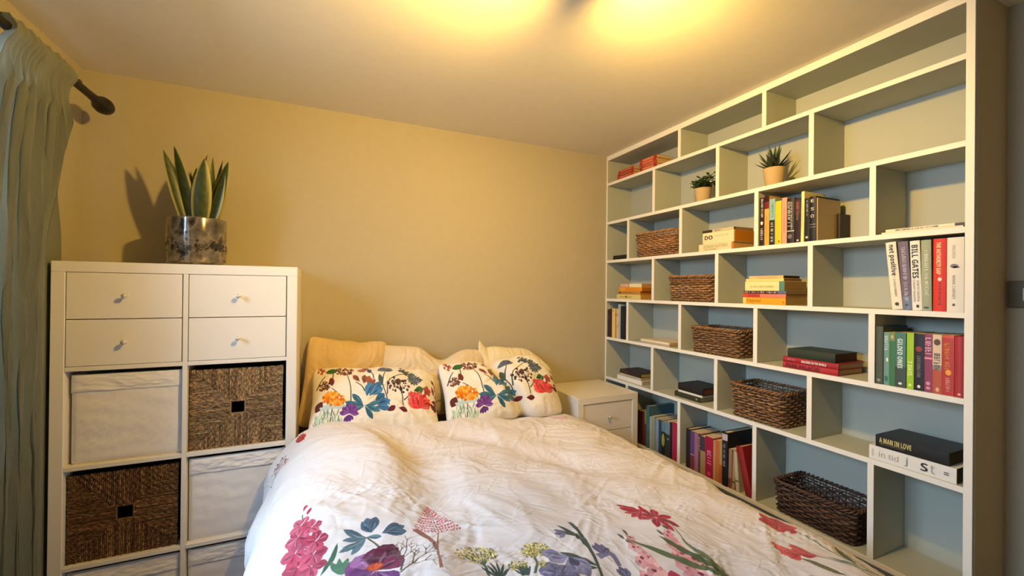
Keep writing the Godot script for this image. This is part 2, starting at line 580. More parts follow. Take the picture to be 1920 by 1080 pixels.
func seagrass_box(at: Vector3, label: String, tone: Color) -> void:
	var t := thing("seagrass_box", label, "storage basket", at, "woven seagrass boxes in the cube unit")
	var w := 0.318
	var h := 0.312
	var d := 0.355
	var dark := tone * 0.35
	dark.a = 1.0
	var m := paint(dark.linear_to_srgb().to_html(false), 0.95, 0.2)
	var st := begin()
	cbox(st, Vector3(0.004, 0, 0), Vector3(0.014, h, d - 0.02), 0.003)
	cbox(st, Vector3(w - 0.014, 0, 0), Vector3(w - 0.004, h, d - 0.02), 0.003)
	cbox(st, Vector3(0.004, 0, 0), Vector3(w - 0.004, 0.01, d - 0.02), 0.003)
	cbox(st, Vector3(0.004, 0, 0), Vector3(w - 0.004, h, 0.01), 0.003)
	# front board, with the square hand hole left open
	var hx := 0.025
	var hy := 0.025
	var cx := w / 2
	var cy := h / 2
	var z0 := d - 0.02
	var z1 := d - 0.008
	cbox(st, Vector3(0.004, 0.002, z0), Vector3(cx - hx, h, z1), 0.001)
	cbox(st, Vector3(cx + hx, 0.002, z0), Vector3(w - 0.004, h, z1), 0.001)
	cbox(st, Vector3(cx - hx, 0.002, z0), Vector3(cx + hx, cy - hy, z1), 0.001)
	cbox(st, Vector3(cx - hx, cy + hy, z0), Vector3(cx + hx, h, z1), 0.001)
	part("body", st.commit(), m, t)
	var s := Soup.new()
	var gap := 0.0056
	for side in 4:
		# 0 top, 1 bottom: cords run up and down; 2 left, 3 right: cords run across
		var along: float = w if side < 2 else h
		var k := int(along / gap)
		for i in k:
			var p := (i + 0.5) / k * 2.0 - 1.0
			var far := 1.0
			var inner := maxf(absf(p) + 0.004, 0.155)
			for rep in 1:
				var pts := PackedVector3Array()
				var steps := 22
				for q in steps:
					var f := lerpf(inner, far, float(q) / (steps - 1))
					var wob := rng.randf_range(-0.0011, 0.0011)
					var zz := z1 + 0.001 + rng.randf_range(0.0, 0.0022) + 0.002 * sin(f * 40.0 + i * 1.7)
					if side == 0: pts.append(Vector3(cx + p * w / 2 + wob, cy + f * h / 2, zz))
					elif side == 1: pts.append(Vector3(cx + p * w / 2 + wob, cy - f * h / 2, zz))
					elif side == 2: pts.append(Vector3(cx - f * w / 2, cy + p * h / 2 + wob, zz))
					else: pts.append(Vector3(cx + f * w / 2, cy + p * h / 2 + wob, zz))
				var g := rng.randf_range(0.6, 1.4)
				s.tube(pts, 0.0031, 0.0031, 5, Color(tone.r * g, tone.g * g * rng.randf_range(0.93, 1.07), tone.b * g), false, true, 0.5)
	# rolled edge round the hand hole
	for e in 2:
		var sy := -1.0 if e == 0 else 1.0
		s.tube(PackedVector3Array([Vector3(cx - hx, cy + sy * hy, z1 + 0.001), Vector3(cx + hx, cy + sy * hy, z1 + 0.001)]), 0.0035, 0.0035, 6, tone)
		s.tube(PackedVector3Array([Vector3(cx + sy * hx, cy - hy, z1 + 0.001), Vector3(cx + sy * hx, cy + hy, z1 + 0.001)]), 0.0035, 0.0035, 6, tone)
	var cords := part("seagrass_cords", s.mesh(), vertex_mat(0.75, 0.35), t)
	cords.set_meta("kind", "stuff")


func build_nightstand() -> void:
	var m := paint("ddd6c8", 0.3)
	var x0 := 2.157
	var x1 := 2.577
	var t := thing("nightstand", "small white drawer cabinet between the bed's right side and the bookcase", "nightstand")
	part("top_panel", box(Vector3(x0, 0.739, 0.003), Vector3(x1, 0.777, 0.39)), m, t)
	part("side_panel", box(Vector3(x0, 0, 0.003), Vector3(x0 + 0.038, 0.739, 0.39)), m, t)
	part("side_panel", box(Vector3(x1 - 0.038, 0, 0.003), Vector3(x1, 0.739, 0.39)), m, t)
	part("shelf", box(Vector3(x0 + 0.038, 0.388, 0.003), Vector3(x1 - 0.038, 0.404, 0.39)), m, t)
	part("bottom_panel", box(Vector3(x0 + 0.038, 0, 0.003), Vector3(x1 - 0.038, 0.038, 0.39)), m, t)
	part("drawer_case", box(Vector3(x0 + 0.039, 0.406, 0.02), Vector3(x1 - 0.039, 0.737, 0.362)), m, t)
	for y: float in [0.407, 0.574]:
		drawer_front(t, Vector3(x0 + 0.0405, y, 0.365), Vector3(x1 - 0.0405, y + 0.1635, 0.382), m)


# ------------------------------------------------------------------ curtain on its pole
func build_curtain() -> void:
	var dark := paint("130d0b", 0.5)
	var px := 0.05
	var py := 2.10
	var rod := thing("curtain_rod", "dark wooden curtain pole with a bulbous end above the cube unit", "curtain rod")
	var s := Soup.new()
	s.tube(PackedVector3Array([Vector3(px, py, 0.27), Vector3(px, py, 1.2), Vector3(px, py, 2.1)]), 0.0135, 0.0135, 16, Color.WHITE)
	part("pole", s.mesh(), dark, rod)
	var fin := part("finial", lathe(PackedVector2Array([Vector2(0, 0.0), Vector2(0.019, 0.003), Vector2(0.029, 0.014), Vector2(0.033, 0.034), Vector2(0.031, 0.054), Vector2(0.025, 0.07), Vector2(0.0195, 0.08), Vector2(0.0185, 0.09), Vector2(0.0155, 0.10), Vector2(0.0135, 0.16)]), 24), dark, rod, Vector3(px, py, 0.125))
	fin.rotation.x = PI / 2
	for z: float in [0.345, 0.765]:
		var st := begin()
		cbox(st, Vector3(-0.077, py - 0.02, z - 0.012), Vector3(-0.07, py + 0.045, z + 0.012), 0.002)
		cbox(st, Vector3(-0.077, py + 0.002, z - 0.008), Vector3(px + 0.006, py + 0.022, z + 0.008), 0.003)
		part("bracket", st.commit(), dark, rod)
	# second stacked drape is out of view; this is the near one
	var cur := thing("curtain", "grey green linen curtain in soft folds before the window, teal where daylight shines through", "curtain")
	var nz := FastNoiseLite.new()
	nz.seed = 4
	nz.frequency = 1.0
	var nu := 260
	var nv := 150
	var pts := PackedVector3Array()
	var uvs := PackedVector2Array()
	var top := 2.135
	for j in nv:
		var f := float(j) / (nv - 1)
		var y := lerpf(top, 0.03, f)
		var head := clampf((top - y) / 0.20, 0.0, 1.0)
		for i in nu:
			var u := float(i) / (nu - 1)
			var mix_w := smoothstep(0.35, 1.0, head)
			var drift := mix_w * (0.55 * nz.get_noise_2d(u * 3.0, y * 0.7) + 0.25 * nz.get_noise_2d(u * 7.0, y * 1.3 + 5.0))
			var ph := u * TAU * 7.0 + drift * 2.2
			var wave := sin(ph) + 0.30 * sin(ph * 2.0 + 1.3 + y * 0.8) + 0.45 * nz.get_noise_2d(u * 12.0, y * 0.9)
			var gather := sin(ph * 2.0 + 0.6) * 0.5 + sin(u * TAU * 23.0 + 2.0) * 0.35 + 0.7 * sin(ph)
			var amp := lerpf(0.012, lerpf(0.024, 0.034, f), mix_w)
			var cx := lerpf(0.046, 0.024, smoothstep(0.0, 1.0, f * 5.0))
			# cloth runs round the pole in its top hem
			var near_pole := exp(-pow((y - py) / 0.03, 2.0))
			cx += 0.024 * near_pole
			var x := cx + amp * lerpf(gather, wave, mix_w)
			x = clampf(x, -0.072, 0.12)
			var z := lerpf(0.42, 0.735, u) + 0.012 * mix_w * cos(ph) - 0.14 * smoothstep(0.0, 0.3, f) * pow(1.0 - u, 4.0) + 0.06 * smoothstep(0.0, 0.4, f) * u * u
			# in front of the cube unit's side
			if z < 0.41:
				x = minf(x, lerpf(0.09, -0.014, smoothstep(0.02, 0.22, f)))
			if y < 2.02:
				x = minf(x, lerpf(0.075, lerpf(-0.004, 0.075, clampf((z - 0.41) / 0.2, 0.0, 1.0)), smoothstep(2.02, 1.47, y)))
			pts.append(Vector3(x, y, z))
			uvs.append(Vector2(u * 1.6, f * 2.1))
	var g := Soup.new()
	g.grid(pts, uvs, nu, nv, true)
	var m := StandardMaterial3D.new()
	m.resource_name = "curtain_linen"
	m.albedo_color = Color.html("76786b")
	m.roughness = 0.95
	m.metallic_specular = 0.15
	m.backlight_enabled = true
	m.backlight = Color(0.13, 0.30, 0.31)
	m.heightmap_enabled = true
	m.heightmap_scale = 0.06
	var wv := noise_tex(512, 0.09, 3, FastNoiseLite.TYPE_SIMPLEX_SMOOTH, 33)
	m.heightmap_texture = wv
	m.uv1_scale = Vector3(5, 1.5, 1)
	part("drape", g.mesh(), m, cur)


# ------------------------------------------------------------------ printing flowers on cloth
# A cloth print is drawn in metres on the flat cloth: x to the right, y towards the foot of the bed.
class Print:
	var im: Image
	var org := Vector2.ZERO
	var sc := Vector2.ONE
	var k := Vector2.ONE      # how far shapes are drawn out across and along the cloth
	var r := RandomNumberGenerator.new()

	func setup(w: int, h: int, origin: Vector2, scale: Vector2, ground: Color, sd: int) -> void:
		im = Image.create(w, h, false, Image.FORMAT_RGB8)
		im.fill(ground)
		org = origin
		sc = scale
		r.seed = sd

	func poly(p: PackedVector2Array, c: Color) -> void:
		var q := PackedVector2Array()
		var y0 := 1e9
		var y1 := -1e9
		for a in p:
			var b := (a - org) * sc
			q.append(b)
			y0 = minf(y0, b.y)
			y1 = maxf(y1, b.y)
		var m := q.size()
		for y in range(maxi(0, int(floor(y0))), mini(im.get_height() - 1, int(ceil(y1))) + 1):
			var xs := []
			var yy := y + 0.5
			for i in m:
				var a := q[i]
				var b := q[(i + 1) % m]
				if (a.y <= yy) != (b.y <= yy):
					xs.append(a.x + (yy - a.y) / (b.y - a.y) * (b.x - a.x))
			xs.sort()
			for i in range(0, xs.size() - 1, 2):
				var xa := int(round(xs[i]))
				var xb := int(round(xs[i + 1]))
				if xb > xa:
					im.fill_rect(Rect2i(xa, y, xb - xa, 1), c)

	func vary(c: Color, by: float) -> Color:
		var g := 1.0 + r.randf_range(-by, by)
		return Color(clampf(c.r * g, 0, 1), clampf(c.g * g, 0, 1), clampf(c.b * g, 0, 1))

	func disc(c: Vector2, rad: float, col: Color, squash := 1.0) -> void:
		var p := PackedVector2Array()
		for i in 12:
			var a := TAU * i / 12
			p.append(c + Vector2(cos(a) * rad, sin(a) * rad * squash) * k)
		poly(p, col)

	# a curved stroke whose width runs from w0 to w1
	func stroke(pts: Array, w0: float, w1: float, col: Color) -> void:
		var fine := PackedVector2Array()
		var m := pts.size()
		for i in m - 1:
			var p0: Vector2 = pts[maxi(i - 1, 0)]
			var p1: Vector2 = pts[i]
			var p2: Vector2 = pts[i + 1]
			var p3: Vector2 = pts[mini(i + 2, m - 1)]
			for s in 8:
				fine.append(p1.cubic_interpolate(p2, p0, p3, s / 8.0))
		fine.append(pts[m - 1])
		var l := PackedVector2Array()
		var rr := PackedVector2Array()
		var n := fine.size()
		for i in n:
			var t := (fine[mini(i + 1, n - 1)] - fine[maxi(i - 1, 0)]).normalized()
			var w := lerpf(w0, w1, float(i) / (n - 1)) * 0.5
			l.append(fine[i] + Vector2(-t.y, t.x) * w)
			rr.append(fine[i] - Vector2(-t.y, t.x) * w)
		rr.reverse()
		l.append_array(rr)
		poly(l, col)

	# leaf or petal from a base, pointing along an angle (0 = towards the head, clockwise)
	func leaf(base: Vector2, deg: float, length: float, width: float, col: Color, bend := 0.0, fat := 0.5) -> void:
		var d := Vector2(sin(deg_to_rad(deg)), -cos(deg_to_rad(deg)))
		var nrm := Vector2(-d.y, d.x)
		var l := PackedVector2Array()
		var rr := PackedVector2Array()
		for i in 11:
			var f := i / 10.0
			var w := width * 0.5 * pow(sin(PI * pow(f, log(0.5) / log(fat))), 0.8)
			var c := base + (d * length * f + nrm * bend * length * f * f) * k
			l.append(c + nrm * w * k)
			rr.append(c - nrm * w * k)
		rr.reverse()
		l.append_array(rr)
		poly(l, col)

	func petal(base: Vector2, deg: float, length: float, width: float, col: Color, bend := 0.0, fat := 0.6) -> void:
		leaf(base, deg, length, width, vary(col, 0.12), bend, fat)
		var hi := col.lerp(Color.WHITE, 0.22)
		var lo := col.darkened(0.25)
		for i in 3:
			var off := r.randf_range(-18, 18)
			leaf(base, deg + off * 0.5, length * r.randf_range(0.6, 0.92), width * 0.16, hi if i == 1 else lo, bend, fat)

	func umbel(c: Vector2, rad: float, h: float, dot: float, cols: Array, stem: Color, foot: Vector2, n := 60) -> void:
		for i in 9:
			var a := lerpf(-1.25, 1.25, i / 8.0)
			stroke([foot, foot.lerp(c, 0.5) + Vector2(sin(a) * rad * 0.4, 0) * k, c + Vector2(sin(a) * rad * 0.9, -cos(a) * h * 0.4) * k], 0.0042, 0.0022, stem)
		for i in n:
			var a := r.randf_range(-PI, PI)
			var q := sqrt(r.randf())
			disc(c + Vector2(cos(a) * rad * q, sin(a) * h * q) * k, dot * r.randf_range(0.6, 1.2), vary(cols[r.randi() % cols.size()], 0.15))

	func twig(base: Vector2, deg: float, length: float, w: float, depth: int, col: Color, tip: Color, tip_r := 0.0) -> void:
		var d := Vector2(sin(deg_to_rad(deg)), -cos(deg_to_rad(deg)))
		var end := base + d * length * k
		stroke([base, base.lerp(end, 0.5) + Vector2(r.randf_range(-1, 1), r.randf_range(-1, 1)) * length * 0.06, end], w, w * 0.7, col)
		if depth == 0:
			if tip_r > 0.0:
				disc(end, tip_r * r.randf_range(0.7, 1.2), vary(tip, 0.2))
			return
		for s in [-1, 1, 0]:
			if s == 0 and depth < 2:
				continue
			twig(base.lerp(end, 0.7 if s != 0 else 1.0), deg + s * r.randf_range(22, 38), length * r.randf_range(0.55, 0.75), w * 0.7, depth - 1, col, tip, tip_r)

	# feathery plume of short strokes
	func plume(base: Vector2, deg: float, length: float, width: float, col: Color, n := 120) -> void:
		var d := Vector2(sin(deg_to_rad(deg)), -cos(deg_to_rad(deg)))
		var nrm := Vector2(-d.y, d.x)
		for i0 in 11:
			var f := i0 / 10.0
			var s0 := width * (1.0 - f) * 0.5
			for sd in [-1.0, 1.0]:
				var a := base + d * length * f * k
				var e: Vector2 = a + (nrm * sd * s0 + d * length * 0.12) * k
				stroke([a, e], 0.0016, 0.001, col.lerp(Color.WHITE, 0.35))
				var m := maxi(2, int(n / 22.0 * (1.0 - f * 0.6)))
				for i in m:
					var q := a.lerp(e, (i + 0.6) / m)
					leaf(q, deg + sd * r.randf_range(20, 75), length * 0.085, length * 0.03, vary(col, 0.25))
					leaf(q, deg + sd * r.randf_range(80, 150), length * 0.07, length * 0.025, vary(col.lerp(Color.WHITE, 0.2), 0.2))
		stroke([base, base + d * length * k], 0.002, 0.001, col.darkened(0.3))

	# spike of little blossoms
	func spike(a: Vector2, b: Vector2, n: int, size: float, col: Color, eye: Color) -> void:
		stroke([a, b], 0.0035, 0.002, Color(0.33, 0.33, 0.24))
		for i in n:
			var f := float(i) / n
			var c := a.lerp(b, f) + Vector2(r.randf_range(-1, 1), r.randf_range(-0.4, 0.4)) * size * 1.1 * (1.1 - f) * k
			var sz := size * lerpf(1.0, 0.55, f)
			for i5 in 5:
				leaf(c, i5 * 72 + r.randf_range(-12, 12), sz * 0.8, sz * 0.65, vary(col.lerp(Color.WHITE, r.randf_range(0.0, 0.35)), 0.08), 0.0, 0.6)
			disc(c + Vector2(0, -sz * 0.1) * k, sz * 0.22, vary(eye, 0.2))


# thin straight creases of slept-in cotton, as a height picture
func crease_map(size: int, count: int, sd: int, len0: float, len1: float, w0: float, w1: float) -> PackedFloat32Array:
	var h := PackedFloat32Array()
	h.resize(size * size)
	var r := RandomNumberGenerator.new()
	r.seed = sd
	var nz := FastNoiseLite.new()
	nz.seed = sd
	nz.frequency = 1.0
	for k in count:
		var p := Vector2(r.randf(), r.randf()) * size
		var f := nz.get_noise_2d(p.x / size * 2.2, p.y / size * 2.2)
		var an := 1.05 + f * 2.2 + r.randfn(0.0, 0.28) + (1.5 if r.randf() < 0.22 else 0.0)
		var length := r.randf_range(len0, len1) * size
		var wide := r.randf_range(w0, w1)
		var amp := r.randf_range(0.15, 0.6) * (1.0 if r.randf() < 0.7 else -0.8)
		var turn := r.randf_range(-0.5, 0.5) / length
		var reach := int(ceil(wide * 2.2))
		for i in int(length):
			var e := sin(PI * i / length)
			var d := Vector2(cos(an), sin(an))
			p += d
			an += turn
			var nx := Vector2(-d.y, d.x)
			for j in range(-reach, reach + 1):
				var q := p + nx * j
				var at := posmod(int(q.y), size) * size + posmod(int(q.x), size)
				var v := amp * e * exp(-pow(j / wide, 2.0))
				if absf(v) > absf(h[at]) * 0.8:
					h[at] = lerpf(h[at], v, 0.6)
	return h


func crease_tex(size: int, count: int, sd: int) -> ImageTexture:
	var h := crease_map(size, count, sd, 0.02, 0.085, 0.9 * size / 1024.0, 2.4 * size / 1024.0)
	var bytes := PackedByteArray()
	bytes.resize(size * size)
	for i in size * size:
		bytes[i] = int(clampf(0.5 + 0.5 * h[i], 0.0, 1.0) * 255.0)
	return ImageTexture.create_from_image(Image.create_from_data(size, size, false, Image.FORMAT_L8, bytes))


func cloth_mat(tex: Texture2D, crease: Texture2D, relief: float) -> StandardMaterial3D:
	var m := StandardMaterial3D.new()
	m.resource_name = "printed_cotton"
	m.albedo_texture = tex
	m.roughness = 0.85
	m.metallic_specular = 0.25
	m.rim_enabled = true
	m.rim = 0.25
	m.heightmap_enabled = true
	m.heightmap_scale = relief
	m.heightmap_texture = crease
	return m


# ------------------------------------------------------------------ bed
# outline of the duvet across the bed (x, y), left hem to right hem
const DUVET := [
	Vector2(0.725, 0.16), Vector2(0.705, 0.30), Vector2(0.675, 0.42), Vector2(0.662, 0.53), Vector2(0.685, 0.625), Vector2(0.748, 0.705), Vector2(0.86, 0.755),
	Vector2(1.02, 0.755), Vector2(1.22, 0.735), Vector2(1.45, 0.725), Vector2(1.68, 0.715), Vector2(1.90, 0.705), Vector2(2.075, 0.690), Vector2(2.20, 0.652),
	Vector2(2.275, 0.575), Vector2(2.305, 0.46), Vector2(2.315, 0.33), Vector2(2.32, 0.18)]
var duvet_pts := PackedVector2Array()
var duvet_len := PackedFloat32Array()
const DUVET_Z0 := 0.335
const DUVET_Z1 := 2.12


func duvet_curve() -> void:
	var k := DUVET.size()
	for i in k - 1:
		for s in 16:
			var a: Vector2 = DUVET[i]
			duvet_pts.append(a.cubic_interpolate(DUVET[i + 1], DUVET[maxi(i - 1, 0)], DUVET[mini(i + 2, k - 1)], s / 16.0))
	duvet_pts.append(DUVET[k - 1])
	var l := 0.0
	for i in duvet_pts.size():
		if i > 0:
			l += duvet_pts[i].distance_to(duvet_pts[i - 1])
		duvet_len.append(l)


func build_bed() -> void:
	duvet_curve()
	var total := duvet_len[duvet_len.size() - 1]
	# bed base and mattress
	var bed := thing("bed", "double bed with its mattress under the floral duvet and pillows", "bed")
	var wood := paint("d8d2c6", 0.5)
	part("bed_base", box(Vector3(0.785, 0.06, 0.02), Vector3(2.135, 0.34, 1.98), 0.01), paint("a89c8a", 0.9), bed)
	for x: float in [0.83, 2.06]:
		for z: float in [0.06, 1.9]:
			part("leg", box(Vector3(x, 0, z), Vector3(x + 0.05, 0.06, z + 0.05), 0.004), wood, bed)
	part("mattress", box(Vector3(0.785, 0.34, 0.02), Vector3(2.135, 0.615, 1.99), 0.03), linen("e9e4da"), bed)
	build_duvet(total)
	build_pillows()


func sample(h: PackedFloat32Array, size: int, u: float, v: float) -> float:
	var x := clampf(u, 0.0, 0.9999) * (size - 1)
	var y := clampf(v, 0.0, 0.9999) * (size - 1)
	var i := int(x)
	var j := int(y)
	var fx := x - i
	var fy := y - j
	var at := j * size + i
	return lerpf(lerpf(h[at], h[at + 1], fx), lerpf(h[at + size], h[at + size + 1], fx), fy)


func smooth_bump(d: float) -> float:
	return exp(-d * d)


func build_duvet(total: float) -> void:
	var nu := 420
	var nv := 340
	var n1 := FastNoiseLite.new()
	n1.seed = 11
	n1.frequency = 1.0
	n1.fractal_octaves = 2
	var n2 := FastNoiseLite.new()
	n2.seed = 21
	n2.frequency = 1.0
	n2.noise_type = FastNoiseLite.TYPE_SIMPLEX
	n2.fractal_type = FastNoiseLite.FRACTAL_RIDGED
	n2.fractal_octaves = 3
	var n3 := FastNoiseLite.new()
	n3.seed = 31
	n3.frequency = 1.0
	n3.fractal_type = FastNoiseLite.FRACTAL_RIDGED
	n3.fractal_octaves = 3
	var folds := crease_map(512, 420, 19, 0.06, 0.22, 1.5, 3.6)
	var soft := crease_map(256, 60, 23, 0.12, 0.34, 3.0, 6.0)
	var pts := PackedVector3Array()
	var uvs := PackedVector2Array()
	var at := 0
	var seg := PackedInt32Array()
	var frac := PackedFloat32Array()
	for i in nu:
		var want := total * i / (nu - 1)
		while at < duvet_len.size() - 2 and duvet_len[at + 1] < want:
			at += 1
		seg.append(at)
		frac.append((want - duvet_len[at]) / maxf(1e-6, duvet_len[at + 1] - duvet_len[at]))
	for j in nv:
		var fz := float(j) / (nv - 1)
		var z := lerpf(DUVET_Z0, DUVET_Z1, fz)
		for i in nu:
			var k := seg[i]
			var c := duvet_pts[k].lerp(duvet_pts[k + 1], frac[i])
			var t := (duvet_pts[mini(k + 3, duvet_pts.size() - 1)] - duvet_pts[maxi(k - 2, 0)]).normalized()
			var nrm := Vector3(-t.y, t.x, 0)
			var x := c.x
			var a := total * i / (nu - 1)      # cloth coordinate across
			# big shapes of the filling
			var h := 0.0
			var dx := x - (0.97 + 0.10 * sin((z - 0.5) * 5.0))
			h += 0.060 * smooth_bump(Vector2(dx / (0.22 if dx < 0.0 else 0.085), (z - 0.68) / 0.26).length())
			h += 0.030 * smooth_bump(Vector2((x - 1.02) / 0.30, (z - 0.42) / 0.10).length())
			h -= 0.026 * smooth_bump(Vector2((x - 1.18) / 0.10, (z - 0.66) / 0.16).length())
			h -= 0.020 * smooth_bump(Vector2((x - 1.22) / 0.10, (z - 0.92) / 0.18).length())
			h += 0.022 * smooth_bump(Vector2((x - 1.50) / 0.20, (z - 0.55) / 0.22).length())
			h += 0.020 * smooth_bump(Vector2((x - 1.95) / 0.16, (z - 0.62) / 0.16).length())
			# valley that runs down to the right
			var along := Vector2(0.62, 0.78)
			var rel := Vector2(x - 1.35, z - 0.45)
			var across := rel.x * along.y - rel.y * along.x
			h -= 0.022 * exp(-pow(across / 0.07, 2.0)) * smoothstep(-0.2, 0.1, rel.dot(along)) * (1.0 - smoothstep(0.7, 1.0, rel.dot(along)))
			h += 0.016 * n1.get_noise_2d(a * 2.6, z * 2.6)
			# creases, drawn out along the bed and slanting
			var warp := 0.12 * n1.get_noise_2d(a * 2.0 + 40.0, z * 2.0)
			var cu := a / total
			h += 0.0125 * sample(folds, 512, cu, fz) + 0.022 * sample(soft, 256, cu, fz)
			h += 0.0028 * n2.get_noise_2d((a * 0.9 + z * 0.45 + warp) * 4.2, (z * 0.85 - a * 0.5) * 1.9)
			h += 0.0013 * n3.get_noise_2d(a * 13.0 + warp * 14.0, z * 9.0)
			var p := Vector3(c.x, c.y, z) + nrm * h
			# folds of the hanging sides
			var hang := smoothstep(0.60, 0.35, c.y)
			p.x += (1.0 if x > 1.4 else -1.0) * hang * (0.020 * n1.get_noise_2d(z * 5.0, 3.0 + (9.0 if x > 1.4 else 0.0)) + 0.016 * sin(z * 21.0 + 2.0 * n1.get_noise_2d(z * 3.0, 8.0)))
			if x < 1.0:
				p.x += 0.05 * smooth_bump((z - 0.92) / 0.05) * smooth_bump((c.y - 0.47) / 0.09)
				p.x -= 0.020 * smooth_bump((z - 0.70) / 0.16) * smooth_bump((c.y - 0.50) / 0.12)
			# rolled head edge
			var e := clampf((z - DUVET_Z0) / 0.045, 0.0, 1.0)
			p.y -= 0.065 * (1.0 - sqrt(1.0 - (1.0 - e) * (1.0 - e)))
			# kept clear of the cube unit and the nightstand
			var free := smoothstep(0.40, 0.52, z)
			p.x = maxf(p.x, lerpf(0.772, 0.0, free))
			p.x = minf(p.x, lerpf(2.148, 3.0, free))
			pts.append(p)
			uvs.append(Vector2(float(i) / (nu - 1), fz))
	var s := Soup.new()
	s.grid(pts, uvs, nu, nv)
	var flat := PackedVector2Array()
	var pr := Print.new()
	pr.setup(2048, 2048, Vector2(0, DUVET_Z0), Vector2(2047.0 / total, 2047.0 / (DUVET_Z1 - DUVET_Z0)), Color.html("dcd4ce"), 5)
	pr.k = Vector2(0.52, 0.72)
	paint_duvet(pr)
	var tex := ImageTexture.create_from_image(pr.im)
	var crease := crease_tex(1024, 2600, 77)
	var o := part("duvet", s.mesh(), cloth_mat(tex, crease, 0.75), self)
	tag(o, "crumpled white duvet printed with large watercolour wild flowers, spread over the bed", "duvet")


# cloth coordinate of a place on top of the bed
func on_duvet(x: float, z: float) -> Vector2:
	for i in duvet_pts.size() - 1:
		if duvet_pts[i].y > 0.5 and duvet_pts[i].x <= x and duvet_pts[i + 1].x > x:
			var f := (x - duvet_pts[i].x) / (duvet_pts[i + 1].x - duvet_pts[i].x)
			return Vector2(lerpf(duvet_len[i], duvet_len[i + 1], f), z)
	return Vector2(0.4 + x - 0.75, z)


